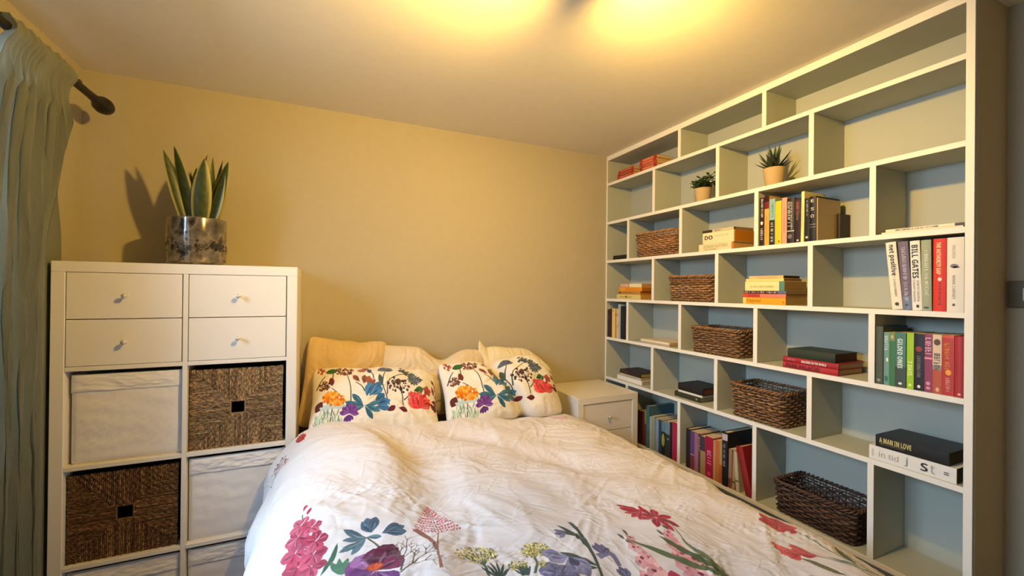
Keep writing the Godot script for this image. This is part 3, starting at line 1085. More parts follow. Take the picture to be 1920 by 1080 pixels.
func paint_duvet(p: Print) -> void:
	var d := func(x: float, z: float) -> Vector2: return on_duvet(x, z)
	var rose := Color.html("a8384e")
	var slate := Color.html("4d6475")
	var green := Color.html("4f7a5c")
	var dark := Color.html("3d4a40")
	var brown := Color.html("8a5a3c")
	var lilac := Color.html("77718f")
	var red := Color.html("a3222c")
	# rose gladiolus at the left
	p.stroke([d.call(0.851, 1.354), d.call(0.832, 1.253), d.call(0.819, 1.072)], 0.007, 0.003, green)
	var glad := [Vector2(0.812, 1.284), Vector2(0.841, 1.310), Vector2(0.804, 1.224), Vector2(0.845, 1.264), Vector2(0.811, 1.176), Vector2(0.851, 1.221), Vector2(0.817, 1.132), Vector2(0.842, 1.160)]
	for i in glad.size():
		var c: Vector2 = on_duvet(glad[i].x, glad[i].y)
		var sz := lerpf(0.078, 0.05, i / 7.0)
		for k in 5:
			p.petal(c, k * 72 + i * 31, sz, sz * 0.75, rose.lerp(Color.html("c26878"), p.r.randf() * 0.7))
		p.stroke([c, c + Vector2(0.015, -0.02)], 0.003, 0.001, Color.html("f0d8d8"))
	for q in [Vector2(0.831, 1.095), Vector2(0.820, 1.058)]:
		p.petal(on_duvet(q.x, q.y) , 20, 0.05, 0.022, rose)
	# green leaves at its foot
	p.leaf(d.call(0.861, 1.365), 40, 0.17, 0.026, green.darkened(0.2), -0.25)
	for k in 5:
		p.leaf(d.call(0.904, 1.389), -30 + k * 22, 0.10, 0.028, green, 0.1)
	# slate blue flower
	var c1: Vector2 = d.call(0.968, 1.254)
	p.stroke([d.call(1.000, 1.351), d.call(0.987, 1.291), c1], 0.006, 0.004, Color.html("5e5a48"))
	for a in [[-8, .085, .05], [22, .09, .05], [-32, .075, .045]]:
		p.petal(d.call(0.981, 1.239), a[0], a[1], a[2], slate)
	for a in [[78, .12, .05], [95, .12, .045], [64, .10, .04]]:
		p.petal(d.call(1.005, 1.254), a[0], a[1], a[2], slate.darkened(0.1))
	for a in [[-62, .12, .035], [-88, .11, .03], [-118, .14, .032], [-140, .11, .03], [100, .07, .025]]:
		p.petal(c1, a[0], a[1], a[2], Color.html("5a727a"), 0.08)
	# purple and wine peony
	var pe: Vector2 = d.call(0.974, 1.400)
	for a in [[-70, .13, .11, "8a4f86"], [-35, .13, .11, "9a6496"], [-105, .12, .09, "74407a"], [5, .13, .10, "6c2a44"], [38, .16, .12, "5e1f34"], [75, .13, .10, "6c2a44"], [150, .12, .1, "74407a"], [200, .12, .1, "8a4f86"]]:
		p.petal(pe, a[0], a[1], a[2], Color.html(a[3]), 0.0, 0.68)
	for k in 14:
		p.leaf(pe, -60 + k * 9, 0.045, 0.012, p.vary(Color.html("c8542c"), 0.25))
	# bare brown twigs
	p.twig(d.call(1.023, 1.432), 22, 0.10, 0.004, 3, Color.html("5c4a3c"), brown)
	p.twig(d.call(1.020, 1.439), 60, 0.10, 0.004, 3, Color.html("5c4a3c"), brown)
	p.twig(d.call(1.030, 1.419), -8, 0.08, 0.003, 2, Color.html("5c4a3c"), brown)
	# pink plume with its brown stem and leaf
	p.plume(d.call(1.145, 1.285), 4, 0.20, 0.24, Color.html("b8404c"), 170)
	p.stroke([d.call(1.104, 1.461), d.call(1.117, 1.380), d.call(1.144, 1.285)], 0.008, 0.003, Color.html("9a6a50"))
	p.stroke([d.call(1.116, 1.379), d.call(1.114, 1.314), d.call(1.088, 1.259)], 0.008, 0.015, Color.html("8a5a44"))
	# yellow umbels
	var yel := [Color.html("c9b24a"), Color.html("a8963a"), Color.html("e0d284"), Color.html("6e6a34")]
	p.umbel(d.call(1.207, 1.403), 0.105, 0.055, 0.0046, yel, Color.html("4e5e46"), d.call(1.210, 1.451), 270)
	p.stroke([d.call(1.210, 1.451), d.call(1.208, 1.490)], 0.006, 0.007, Color.html("4e5e46"))
	p.umbel(d.call(1.355, 1.431), 0.075, 0.04, 0.0046, yel, Color.html("4e5e46"), d.call(1.339, 1.457), 216)
	p.stroke([d.call(1.339, 1.457), d.call(1.330, 1.489), d.call(1.306, 1.524)], 0.006, 0.007, Color.html("4e5e46"))
	p.umbel(d.call(1.289, 1.474), 0.05, 0.024, 0.0044, yel, Color.html("4e5e46"), d.call(1.290, 1.503), 60)
	p.umbel(d.call(1.345, 1.498), 0.03, 0.026, 0.0044, yel, Color.html("4e5e46"), d.call(1.326, 1.523), 50)
	for k in 6:
		p.leaf(d.call(1.232, 1.501), -50 + k * 22, 0.085, 0.012, dark)
		p.leaf(d.call(1.291, 1.522), -40 + k * 16, 0.06, 0.010, dark)
	# lilac bells on a dark stem
	var stem := Color.html("46503f")
	p.stroke([d.call(1.452, 1.577), d.call(1.476, 1.510), d.call(1.498, 1.426), d.call(1.508, 1.345)], 0.007, 0.012, stem)
	p.stroke([d.call(1.488, 1.468), d.call(1.484, 1.416), d.call(1.451, 1.388)], 0.008, 0.016, stem)
	p.leaf(d.call(1.495, 1.435), -32, 0.13, 0.024, stem)
	p.leaf(d.call(1.484, 1.485), 5, 0.10, 0.022, stem)
	p.leaf(d.call(1.464, 1.545), -50, 0.16, 0.036, stem, 0.15)
	p.leaf(d.call(1.459, 1.551), -80, 0.12, 0.026, stem, 0.15)
	for a in [[-60, .06, .02], [-84, .065, .022], [-108, .055, .02]]:
		p.petal(d.call(1.465, 1.398), a[0], a[1], a[2], lilac)
	for a in [[-60, .12, .07], [-85, .10, .06], [175, .12, .085], [200, .11, .07], [150, .10, .06]]:
		p.petal(d.call(1.416, 1.489), a[0], a[1], a[2], lilac.lerp(Color.WHITE, 0.12))
	p.petal(d.call(1.418, 1.490), 185, 0.06, 0.045, lilac.darkened(0.35))
	p.stroke([d.call(1.486, 1.514), d.call(1.523, 1.513), d.call(1.519, 1.556)], 0.022, 0.01, lilac)
	for a in [[-10, .06, .03], [15, .07, .03], [40, .07, .03], [65, .06, .025]]:
		p.petal(d.call(1.504, 1.511), a[0], a[1], a[2], lilac.darkened(0.15))
	for a in [[-30, .05, .03], [5, .055, .03], [35, .05, .03]]:
		p.petal(d.call(1.514, 1.595), a[0], a[1], a[2], lilac.darkened(0.1))
	# red star flower and bud
	p.k = Vector2(0.56, 1.0)
	var rs: Vector2 = d.call(1.761, 1.413)
	for k in 8:
		p.petal(rs, k * 45 + 10, 0.084, 0.032, red)
	p.disc(rs, 0.010, Color.html("d88070"))
	p.stroke([rs, d.call(1.766, 1.355)], 0.005, 0.004, Color.html("5e3c34"))
	for k in 5:
		p.petal(d.call(1.761, 1.354), -120 + k * 17, 0.105, 0.022, red.lightened(0.05))
	p.stroke([d.call(1.782, 1.432), d.call(1.750, 1.544), d.call(1.732, 1.636)], 0.003, 0.004, Color.html("7a705a"))
	p.k = Vector2(0.52, 0.8)
	# pale pink spikes
	p.spike(d.call(1.574, 1.626), d.call(1.620, 1.463), 17, 0.045, Color.html("cf8a86"), Color.html("7a3a3e"))
	p.spike(d.call(1.678, 1.644), d.call(1.734, 1.486), 22, 0.05, Color.html("cc8486"), Color.html("8a2f3a"))
	for q in [Vector2(1.622, 1.458), Vector2(1.601, 1.472), Vector2(1.607, 1.499), Vector2(1.746, 1.484), Vector2(1.716, 1.496)]:
		p.leaf(on_duvet(q.x, q.y), p.r.randf_range(-40, 60), 0.035, 0.016, Color.html("5a5a44"))
	# long green leaves
	var olive := Color.html("5c6a3e")
	p.leaf(d.call(1.750, 1.703), -48, 0.40, 0.042, olive, 0.08)
	p.leaf(d.call(1.741, 1.687), -14, 0.26, 0.046, olive.darkened(0.1), -0.06)
	p.leaf(d.call(1.745, 1.688), 6, 0.21, 0.034, olive.lightened(0.08), -0.05)
	# coral poppies
	p.k = Vector2(0.52, 0.95)
	var coral := Color.html("c14a42")
	for f in [[Vector2(2.010, 1.677), -62.0, 0.085], [Vector2(2.039, 1.708), -36.0, 0.085]]:
		var c: Vector2 = on_duvet(f[0].x, f[0].y)
		for k in 4:
			p.petal(c, f[1] - 30 + k * 20, f[2], f[2] * 0.42, coral.lerp(Color.html("d86a5a"), k * 0.2), 0.0, 0.72)
		p.stroke([c, c + Vector2(0.06, 0.08), c + Vector2(0.07, 0.2)], 0.004, 0.005, Color.html("4e5a48"))
	p.leaf(d.call(1.966, 1.773), -75, 0.15, 0.026, Color.html("49583f"))
	p.leaf(d.call(2.007, 1.785), -20, 0.11, 0.036, Color.html("6f6a44"))
	p.twig(d.call(2.172, 1.778), -40, 0.06, 0.004, 3, Color.html("9a8a3c"), Color.html("b8a24a"), 0.004)
	p.k = Vector2(0.6, 0.75)
	# head end: red spot, berries and a pink plume
	for k in 4:
		p.petal(on_duvet(0.78, 0.45), 50 + k * 25, 0.07, 0.04, Color.html("b0332f"))
	p.twig(on_duvet(0.70, 0.62), 30, 0.09, 0.004, 3, Color.html("3c3434"), Color.html("8a3a44"), 0.007)
	p.plume(on_duvet(2.02, 0.50), -30, 0.14, 0.15, Color.html("c4606a"), 120)
	p.stroke([on_duvet(2.0, 0.36), on_duvet(2.06, 0.44), on_duvet(2.15, 0.52)], 0.008, 0.006, Color.html("6a665c"))
	# the rest of the print, towards the foot
	for k in 7:
		var c := Vector2(0.45 + k * 0.25, 1.55 + 0.12 * (k % 3))
		p.stroke([c + Vector2(0.02, 0.3), c], 0.006, 0.004, green)
		for q in 6:
			p.petal(c, q * 60 + k * 20, 0.08, 0.055, [rose, slate, coral, lilac][k % 4])
		p.leaf(c + Vector2(0.01, 0.2), 40, 0.14, 0.035, olive)
		p.leaf(c + Vector2(0.01, 0.24), -40, 0.14, 0.035, green)


func paint_pillow(p: Print) -> void:
	# the pillow print, 1 across and 0.55 high
	var s := Vector2(1.0 / 1280.0, 1.0 / 1280.0)
	var q := func(x: float, y: float) -> Vector2: return (Vector2(x, y) - Vector2(140, 310)) * s
	var teal := Color.html("3f6f86")
	var blue := Color.html("3f72a0")
	var grey := Color.html("5c6670")
	var brown := Color.html("7a4a3a")
	var dk := Color.html("4a3634")
	var green := Color.html("35603a")
	var sage := Color.html("8fa890")
	# stems
	for a in [[520, 800, 515, 600, 480, 450], [470, 830, 420, 680, 330, 590], [180, 590, 230, 500, 270, 450], [340, 500, 345, 440, 360, 390], [650, 640, 620, 590, 560, 540], [650, 640, 680, 580, 700, 540], [880, 800, 850, 680, 800, 540], [865, 690, 890, 540, 1050, 450], [1020, 800, 1010, 640, 980, 580], [1030, 740, 1080, 690, 1110, 640], [1250, 700, 1220, 640, 1190, 610], [1280, 700, 1280, 640, 1295, 600], [735, 520, 730, 470, 710, 420], [820, 560, 830, 500, 850, 440], [340, 920, 345, 830, 350, 780]]:
		p.stroke([q.call(a[0], a[1]), q.call(a[2], a[3]), q.call(a[4], a[5])], 0.010, 0.006, Color.html("5a584e"))
	# reddish sprigs, top left
	for k in 16:
		p.leaf(q.call(225 + p.r.randf_range(-30, 30), 430 - k * 7), p.r.randf_range(-70, 70), 0.03, 0.014, p.vary(Color.html("a5564c"), 0.25))
	p.leaf(q.call(270, 415), 75, 0.085, 0.045, green)
	p.umbel(q.call(455, 400), 0.06, 0.035, 0.007, [brown, Color.html("9a6a50"), dk], brown, q.call(480, 460), 60)
	p.umbel(q.call(255, 560), 0.04, 0.03, 0.007, [dk, brown], dk, q.call(290, 600), 36)
	p.leaf(q.call(335, 570), -8, 0.06, 0.035, Color.html("6a2f2a"))
	p.leaf(q.call(190, 800), 30, 0.07, 0.05, Color.html("5a2c2c"))
	# brown leaves in the middle
	for a in [[600, 545, -35], [640, 560, 5], [640, 560, 35], [600, 400, 60], [680, 610, 40], [680, 600, 15]]:
		p.petal(q.call(a[0], a[1]), a[2], 0.07, 0.034, Color.html("8a4f3c"))
	p.leaf(q.call(575, 400), 80, 0.07, 0.03, Color.html("a0685a"))
	p.leaf(q.call(705, 440), -10, 0.05, 0.03, grey.darkened(0.2))
	# grey pompom
	for k in 20:
		p.leaf(q.call(850, 440), -75 + k * 8, 0.055, 0.014, p.vary(grey, 0.25))
	p.leaf(q.call(815, 610), -12, 0.085, 0.03, Color.html("4c5a50"))
	# white lace over green
	for k in 46:
		p.leaf(q.call(330 + p.r.randf_range(-120, 110), 900 + p.r.randf_range(-50, 70)), p.r.randf_range(-30, 30), 0.05, 0.007, p.vary(sage, 0.2))
	for k in 8:
		p.leaf(q.call(290 + k * 16, 800), -60 + k * 17, 0.05, 0.02, Color.html("b4c4bc"))
	# orange yarrow
	for k in 120:
		var a := p.r.randf_range(-PI, PI)
		var rr := sqrt(p.r.randf())
		var c: Vector2 = q.call(355, 700) + Vector2(cos(a) * 0.085 * rr, sin(a) * 0.05 * rr + 0.02 * cos(a))
		p.disc(c, 0.009, p.vary([Color.html("e0851c"), Color.html("d06a14"), Color.html("f0a83c")][k % 3], 0.1))
	# blue gentian
	for a in [[665, 700, 15, .10, .05], [690, 700, 40, .11, .06], [700, 690, 65, .09, .045], [745, 790, 75, .10, .055], [740, 780, 45, .09, .05], [750, 810, 100, .09, .045]]:
		p.petal(q.call(a[0], a[1]), a[2], a[3], a[4], blue)
	for a in [[640, 790, -40, .11, .035], [640, 790, -75, .12, .035], [650, 790, -110, .10, .03], [650, 780, 120, .11, .035], [650, 790, 150, .10, .03], [650, 790, 80, .10, .03]]:
		p.petal(q.call(a[0], a[1]), a[2], a[3], a[4], teal)
	# violet
	for k in 7:
		p.petal(q.call(510, 850), -80 + k * 30, 0.06, 0.028, Color.html("75408a"))
	for k in 4:
		p.petal(q.call(505, 860), 140 + k * 25, 0.045, 0.02, Color.html("5e3478"))
	# dark berry umbel
	p.umbel(q.call(975, 590), 0.072, 0.06, 0.0085, [dk, Color.html("6a4a44"), Color.html("2f2a2c")], brown, q.call(1005, 650), 55)
	# grey sprays, top right
	for k in 40:
		var f := k / 40.0
		p.leaf(q.call(980 + 240 * f, 400 + 90 * f + p.r.randf_range(-30, 30)), p.r.randf_range(20, 160), 0.03, 0.014, p.vary(Color.html("4a5650"), 0.3))
	for k in 12:
		p.leaf(q.call(1150, 500), k * 30, 0.05, 0.02, p.vary(grey, 0.2))
	p.petal(q.call(1140, 625), 80, 0.075, 0.05, green)
	# coral bloom
	for k in 26:
		p.petal(q.call(1195, 800), -75 + k * 6, p.r.randf_range(0.06, 0.12), 0.03, [Color.html("d23a3a"), Color.html("e0605a"), Color.html("c02c34")][k % 3])
	for k in 6:
		p.petal(q.call(1130, 720), -40 + k * 16, 0.055, 0.02, Color.html("d8504c"))
	for k in 5:
		p.petal(q.call(1300, 610), k * 72, 0.035, 0.028, Color.html("a8484a"))
	for a in [[860, 860, 60], [1370, 800, 20], [1390, 800, -30], [1350, 700, 80], [970, 830, 100]]:
		p.petal(q.call(a[0], a[1]), a[2], 0.06, 0.035, Color.html("6a2430"))
	for k in 8:
		p.leaf(q.call(1400, 500 + k * 20), p.r.randf_range(-60, 60), 0.04, 0.02, p.vary(brown, 0.3))


# a filled pillow in its own frame: x across, y up, z out of its face; the outline may pinch
func pillow_mesh(w: float, h: float, thick: float, sd: int, pinch: Callable, wrinkle := 0.006) -> Array:
	var nu := 110
	var nv := 80
	var nz := FastNoiseLite.new()
	nz.seed = sd
	nz.frequency = 1.0
	nz.fractal_octaves = 2
	var rz := FastNoiseLite.new()
	rz.seed = sd + 50
	rz.frequency = 1.0
	rz.fractal_type = FastNoiseLite.FRACTAL_RIDGED
	rz.fractal_octaves = 3
	var meshes := []
	for face: float in [1.0, -1.0]:
		var pts := PackedVector3Array()
		var uvs := PackedVector2Array()
		for j in nv:
			for i in nu:
				var a := float(i) / (nu - 1) * 2.0 - 1.0
				var b := float(j) / (nv - 1) * 2.0 - 1.0
				a = signf(a) * (1.0 - pow(1.0 - absf(a), 1.35))
				b = signf(b) * (1.0 - pow(1.0 - absf(b), 1.35))
				var x := a * w / 2 * (1.0 - 0.07 * (1.0 - b * b) * absf(a))
				var y := -b * h / 2 * (1.0 - 0.09 * (1.0 - a * a) * absf(b))
				var corner := 1.0 - 0.09 * pow(absf(a * b), 5.0)
				x *= corner
				y *= corner
				var e := pow(maxf(0.0, (1.0 - pow(absf(a), 2.4)) * (1.0 - pow(absf(b), 2.4))), 0.55)
				var z := face * thick * 0.5 * e
				z += e * (0.020 * nz.get_noise_2d(x * 4.0 + face * 5.0, y * 4.0) + wrinkle * rz.get_noise_2d(x * 7.0 + 3.0 * nz.get_noise_2d(x * 3.0, y * 3.0), y * 6.0 + face * 9.0) + wrinkle * 0.35 * rz.get_noise_2d(x * 22.0, y * 17.0))
				# gathers that run in from the seams
				z += face * 0.004 * sin(a * 38.0 + 3.0 * nz.get_noise_1d(a * 4.0)) * pow(absf(b), 5.0) * e * 2.0
				var p := Vector3(x, y + 0.012 * nz.get_noise_2d(x * 5.0, 0.5), z)
				p = pinch.call(p, a, b)
				pts.append(p)
				uvs.append(Vector2(a * 0.5 + 0.5, b * 0.5 + 0.5))
		var s := Soup.new()
		s.grid(pts, uvs, nu, nv, face < 0.0)
		meshes.append(s.mesh())
	return meshes


func pillow(called: String, label: String, at: Vector3, rot: Vector3, w: float, h: float, thick: float, sd: int, m: Material, pinch: Callable, group: String) -> void:
	var t := thing(called, label, "pillow", at, group)
	t.rotation_degrees = rot
	var mm := pillow_mesh(w, h, thick, sd, pinch)
	part("front_cover", mm[0], m, t)
	part("back_cover", mm[1], m, t)


func build_pillows() -> void:
	var plain := linen("d2b98c", 0.4)
	var pale := linen("d3c3a8", 0.4)
	var cream := linen("dccfae", 0.4)
	var still := func(p: Vector3, _a: float, _b: float) -> Vector3: return p
	pillow("plain_pillow", "tan pillow leaning on the wall beside the cube unit, leftmost of the plain pillows", Vector3(0.965, 0.905, 0.095), Vector3(-14, 0, -6), 0.40, 0.46, 0.14, 3, plain, still, "plain pillows along the wall")
	var sag := func(p: Vector3, a: float, b: float) -> Vector3:
		p.y -= (0.055 * exp(-pow((a - 0.12) / 0.30, 2.0)) + 0.03 * clampf(a, 0, 1)) * clampf(0.6 - b, 0, 1.6)
		return p
	pillow("plain_pillow", "wide beige pillow with a dip in its top, against the wall between both floral pillows", Vector3(1.42, 0.885, 0.10), Vector3(-14, 0, -1), 0.62, 0.42, 0.14, 8, pale, sag, "plain pillows along the wall")
	var flap := func(p: Vector3, a: float, b: float) -> Vector3:
		var k := clampf((-a - 0.75) * 4.0, 0, 1) * clampf((-b - 0.3) * 1.6, 0, 1)
		p.y += 0.05 * k
		p.z += 0.03 * k
		p.y -= 0.11 * clampf(a, 0, 1) * clampf(a, 0, 1) * clampf(0.7 - b, 0, 1.7)
		return p
	pillow("plain_pillow", "cream pillow with an upturned corner behind the creased floral pillow, nearest the nightstand", Vector3(1.92, 0.855, 0.10), Vector3(-16, 0, 0), 0.50, 0.40, 0.12, 15, cream, flap, "plain pillows along the wall")
	var pr := Print.new()
	pr.setup(1408, 784, Vector2(0, 0), Vector2(1408.0, 1408.0), Color.html("e4dccb"), 9)
	pr.k = Vector2(1.2, 1.2)
	paint_pillow(pr)
	var tex := ImageTexture.create_from_image(pr.im)
	var m := cloth_mat(tex, crease_tex(512, 420, 78), 0.5)
	var slump := func(p: Vector3, a: float, b: float) -> Vector3:
		p.y -= 0.045 * clampf(a, 0, 1) * clampf(a, 0, 1)
		p.z += 0.02 * b
		return p
	pillow("floral_pillow", "plump wild flower print pillow on the bed's left side, next to the cube unit", Vector3(1.10, 0.855, 0.27), Vector3(-34, 0, -3), 0.60, 0.36, 0.17, 22, m, slump, "floral pillows")
	var fold := func(p: Vector3, a: float, b: float) -> Vector3:
		# folded over in the middle: a notch above, a deep crease down the face
		var c := exp(-pow((a - 0.06 - 0.20 * b) / 0.11, 2.0))
		p.z -= 0.060 * c
		p.y -= 0.028 * exp(-pow((a + 0.12) / 0.2, 2.0)) * clampf(-b + 0.1, 0, 1)
		p.y += 0.030 * c * clampf(b, 0, 1)
		p.y += 0.02 * exp(-pow((a - 0.62) / 0.3, 2.0)) * clampf(-b, 0, 1)
		p.y -= 0.07 * pow(clampf(a, 0, 1), 3.0) * clampf(-b + 0.3, 0, 1)
		return p
	pillow("floral_pillow", "floral pillow folded with a crease down its middle, right side of the bed", Vector3(1.745, 0.845, 0.275), Vector3(-34, -2, 2), 0.68, 0.38, 0.17, 29, m, fold, "floral pillows")


# ------------------------------------------------------------------ plants
func blade(st: Soup, base: Vector3, mid: Vector3, tip: Vector3, width: float, facing: Vector3, core: Color, edge: Color, fat := 0.45, dark := Color(0, 0, 0, 0), cup := 0.25) -> void:
	var nu := 9
	var nv := 22
	var pts := PackedVector3Array()
	var uvs := PackedVector2Array()
	var cols := PackedColorArray()
	for j in nv:
		var f := float(j) / (nv - 1)
		var c := base * (1 - f) * (1 - f) + mid * 2.0 * f * (1 - f) + tip * f * f
		var t := ((mid - base) * (1 - f) + (tip - mid) * f).normalized()
		var side := t.cross(facing).normalized()
		var out := side.cross(t).normalized()
		var wd := width * 0.5 * (0.62 + 0.38 * sin(PI * minf(1.0, f / fat) * 0.5)) * pow(1.0 - pow(f, 3.0), 0.9)
		wd = maxf(wd, 0.0004)
		for i in nu:
			var a := float(i) / (nu - 1) * 2.0 - 1.0
			a = signf(a) * pow(absf(a), 0.6)
			pts.append(c + side * a * wd + out * (a * a - 1.0) * wd * -cup)
			uvs.append(Vector2(a, f))
			var band := 0.5 + 0.5 * sin(f * 55.0 + 4.0 * sin(a * 3.0 + f * 9.0))
			var col := core.lerp(dark, 0.75 * band) if dark.a > 0.0 else core
			if absf(a) > 0.82 and edge.a > 0.0:
				col = edge
			cols.append(col)
	st.grid(pts, uvs, nu, nv, false, cols)


func build_plants() -> void:
	# snake plant in a mottled glass pot on the cube unit
	var at := Vector3(0.372, 1.465, 0.2)
	var g := thing("snake_plant", "snake plant with pale edged upright leaves in a mottled glass pot on the cube unit", "potted plant", at)
	var pm := StandardMaterial3D.new()
	pm.resource_name = "mottled_glass"
	var ramp := Gradient.new()
	ramp.offsets = PackedFloat32Array([0.0, 0.30, 0.42, 0.5, 0.62, 1.0])
	ramp.colors = PackedColorArray([Color.html("121111"), Color.html("2a2826"), Color.html("6a5f52"), Color.html("8c8276"), Color.html("6e6862"), Color.html("453f38")])
	pm.albedo_texture = noise_tex(512, 0.012, 6, FastNoiseLite.TYPE_SIMPLEX_SMOOTH, 41, ramp)
	pm.roughness = 0.16
	pm.metallic = 0.35
	pm.clearcoat_enabled = true
	pm.clearcoat = 1.0
	pm.clearcoat_roughness = 0.04
	var pot := part("pot", lathe(PackedVector2Array([Vector2(0, 0.0), Vector2(0.088, 0.0), Vector2(0.098, 0.006), Vector2(0.103, 0.018), Vector2(0.104, 0.1), Vector2(0.104, 0.193), Vector2(0.103, 0.197), Vector2(0.099, 0.197), Vector2(0.098, 0.193), Vector2(0.097, 0.165), Vector2(0.0, 0.165)]), 64), pm, g)
	# darker sediment line round the glass
	var band := Soup.new()
	for k in 420:
		var a := rng.randf() * TAU
		var y := clampf(0.078 + 0.008 * sin(a * 3.0) + rng.randfn(0.0, 0.010 if k % 4 > 0 else 0.03), 0.022, 0.18)
		var r := 0.1042
		var sz := rng.randf_range(0.0012, 0.0045)
		var c := Vector3(cos(a) * r, y, sin(a) * r)
		var tn := Vector3(-sin(a), 0, cos(a))
		var up := Vector3.UP
		var out := Vector3(cos(a), 0, sin(a))
		var b0 := band.v.size()
		var sides := 7
		band.v.append(c + out * 0.0006)
		band.n.append(out)
		for q in sides:
			var an := TAU * q / sides
			var rr := sz * rng.randf_range(0.6, 1.2)
			band.v.append(c + tn * cos(an) * rr * 1.4 + up * sin(an) * rr + out * 0.0003)
			band.n.append(out)
		for q in sides:
			band.ix.append_array(PackedInt32Array([b0, b0 + 1 + q, b0 + 1 + (q + 1) % sides]))
	var stains := part("dark_speckles", band.mesh(), paint("201c1a", 0.3), pot)
	stains.set_meta("kind", "stuff")
	part("soil", lathe(PackedVector2Array([Vector2(0.097, 0.165), Vector2(0.096, 0.176), Vector2(0.05, 0.18), Vector2(0, 0.178)]), 40), paint("33271c", 1.0), g)
	var core := Color(0.050, 0.072, 0.007)
	var dk := Color(0.014, 0.024, 0.004, 1)
	var edge := Color(0.36, 0.32, 0.10)
	# [base x, mid x, mid y, tip x, tip y, width, depth, facing angle]
	var leaves := [
		[-0.030, -0.068, 0.145, -0.112, 0.245, 0.044, 0.020, 25.0], [-0.012, -0.035, 0.15, -0.073, 0.262, 0.046, 0.030, -20.0],
		[-0.012, -0.02, 0.10, -0.034, 0.175, 0.030, -0.030, 30.0], [0.002, -0.012, 0.14, 0.028, 0.258, 0.036, -0.02, -35.0],
		[0.018, 0.022, 0.12, 0.034, 0.222, 0.060, 0.045, 5.0], [0.040, 0.040, 0.15, 0.044, 0.252, 0.034, -0.03, 40.0],
		[0.045, 0.052, 0.14, 0.078, 0.250, 0.026, -0.045, -30.0], [0.048, 0.078, 0.12, 0.108, 0.232, 0.060, 0.0, -25.0],
		[0.050, 0.080, 0.07, 0.106, 0.165, 0.050, 0.045, -40.0], [0.0, -0.05, 0.12, -0.02, 0.21, 0.05, -0.06, 60.0], [0.02, 0.03, 0.12, -0.01, 0.22, 0.05, -0.07, -60.0]]
	for l in leaves:
		var s := Soup.new()
		var fa := deg_to_rad(l[7])
		var facing := Vector3(sin(fa), 0.0, cos(fa))
		blade(s, Vector3(l[0], 0.165, l[6] * 0.7), Vector3(l[1], 0.195 + l[2], l[6]), Vector3(l[3], 0.226 + l[4], l[6] * 1.2), l[5] * 1.3, facing, core, edge, 0.55, dk, 0.3)
		part("leaf", s.mesh(), vertex_mat(0.42, 0.5), g)
	# aloe in a clay pot
	var a := thing("aloe_plant", "small spiky aloe in a clay pot on the second shelf of the bookcase", "potted plant", Vector3(2.70, 1.846, 1.128), "clay potted plants on the bookcase")
	clay_pot(a, 0.034, 0.046, 0.088)
	for k in 26:
		var s := Soup.new()
		var ring := k / 9
		var an := k * 2.4
		var lean: float = [0.25, 0.75, 1.25][mini(ring, 2)]
		var ln: float = [0.092, 0.085, 0.07][mini(ring, 2)] * rng.randf_range(0.85, 1.1)
		var d := Vector3(cos(an) * sin(lean), cos(lean), sin(an) * sin(lean))
		var o := Vector3(cos(an), 0, sin(an))
		var b := Vector3(0, 0.082, 0) + o * 0.008
		blade(s, b, b + d * ln * 0.55 - o * 0.004, b + d * ln + Vector3(0, 0.012, 0), 0.017, -o + Vector3(0, 0.6, 0), (Color(0.06, 0.10, 0.025) if ring == 0 else Color(0.030, 0.034, 0.018)), Color(0.07, 0.09, 0.04), 0.2, Color(0, 0, 0, 0), 0.5)
		part("leaf", s.mesh(), vertex_mat(0.45, 0.5), a)
	# round leaved plant in a clay pot
	var j := thing("jade_plant", "small bushy round leaved plant in a clay pot, left of the spiky aloe", "potted plant", Vector3(2.69, 1.846, 0.748), "clay potted plants on the bookcase")
	clay_pot(j, 0.034, 0.044, 0.078)
	var stems := Soup.new()
	var tips := []
	for k in 22:
		var an := k * 2.4 + 0.3
		var lean := rng.randf_range(0.3, 1.25)
		var ln := rng.randf_range(0.05, 0.085) * (1.35 if sin(an) > 0.3 and k % 3 == 0 else 1.0)
		var b := Vector3(0, 0.07, 0)
		var e := b + Vector3(cos(an) * sin(lean), cos(lean) * 0.85, sin(an) * sin(lean)) * ln
		e.y += 0.012 * maxf(0.0, sin(an))
		stems.tube(PackedVector3Array([b, b.lerp(e, 0.5) + Vector3(0, 0.01, 0), e]), 0.0022, 0.0014, 5, Color(0.10, 0.09, 0.03))
		tips.append([b, e])
	part("stem", stems.mesh(), vertex_mat(0.7), j)
	for tp in tips:
		var b: Vector3 = tp[0]
		var e: Vector3 = tp[1]
		for q in 7:
			var s := Soup.new()
			var f := 0.35 + 0.65 * q / 6.0
			var c := b.lerp(e, f)
			var an := q * 2.3 + e.x * 90.0
			var d := Vector3(cos(an), 0.55, sin(an)).normalized()
			var w := rng.randf_range(0.016, 0.024)
			blade(s, c, c + d * w * 0.7, c + d * w * 1.3 + Vector3(0, -0.003, 0), w, Vector3(rng.randf_range(-0.4, 0.1), 1, rng.randf_range(-0.2, 0.3)), Color(0.045, 0.085, 0.02) * rng.randf_range(0.7, 1.35), Color(0, 0, 0, 0), 0.5, Color(0, 0, 0, 0), 0.3)
			part("leaf", s.mesh(), vertex_mat(0.4, 0.5), j)


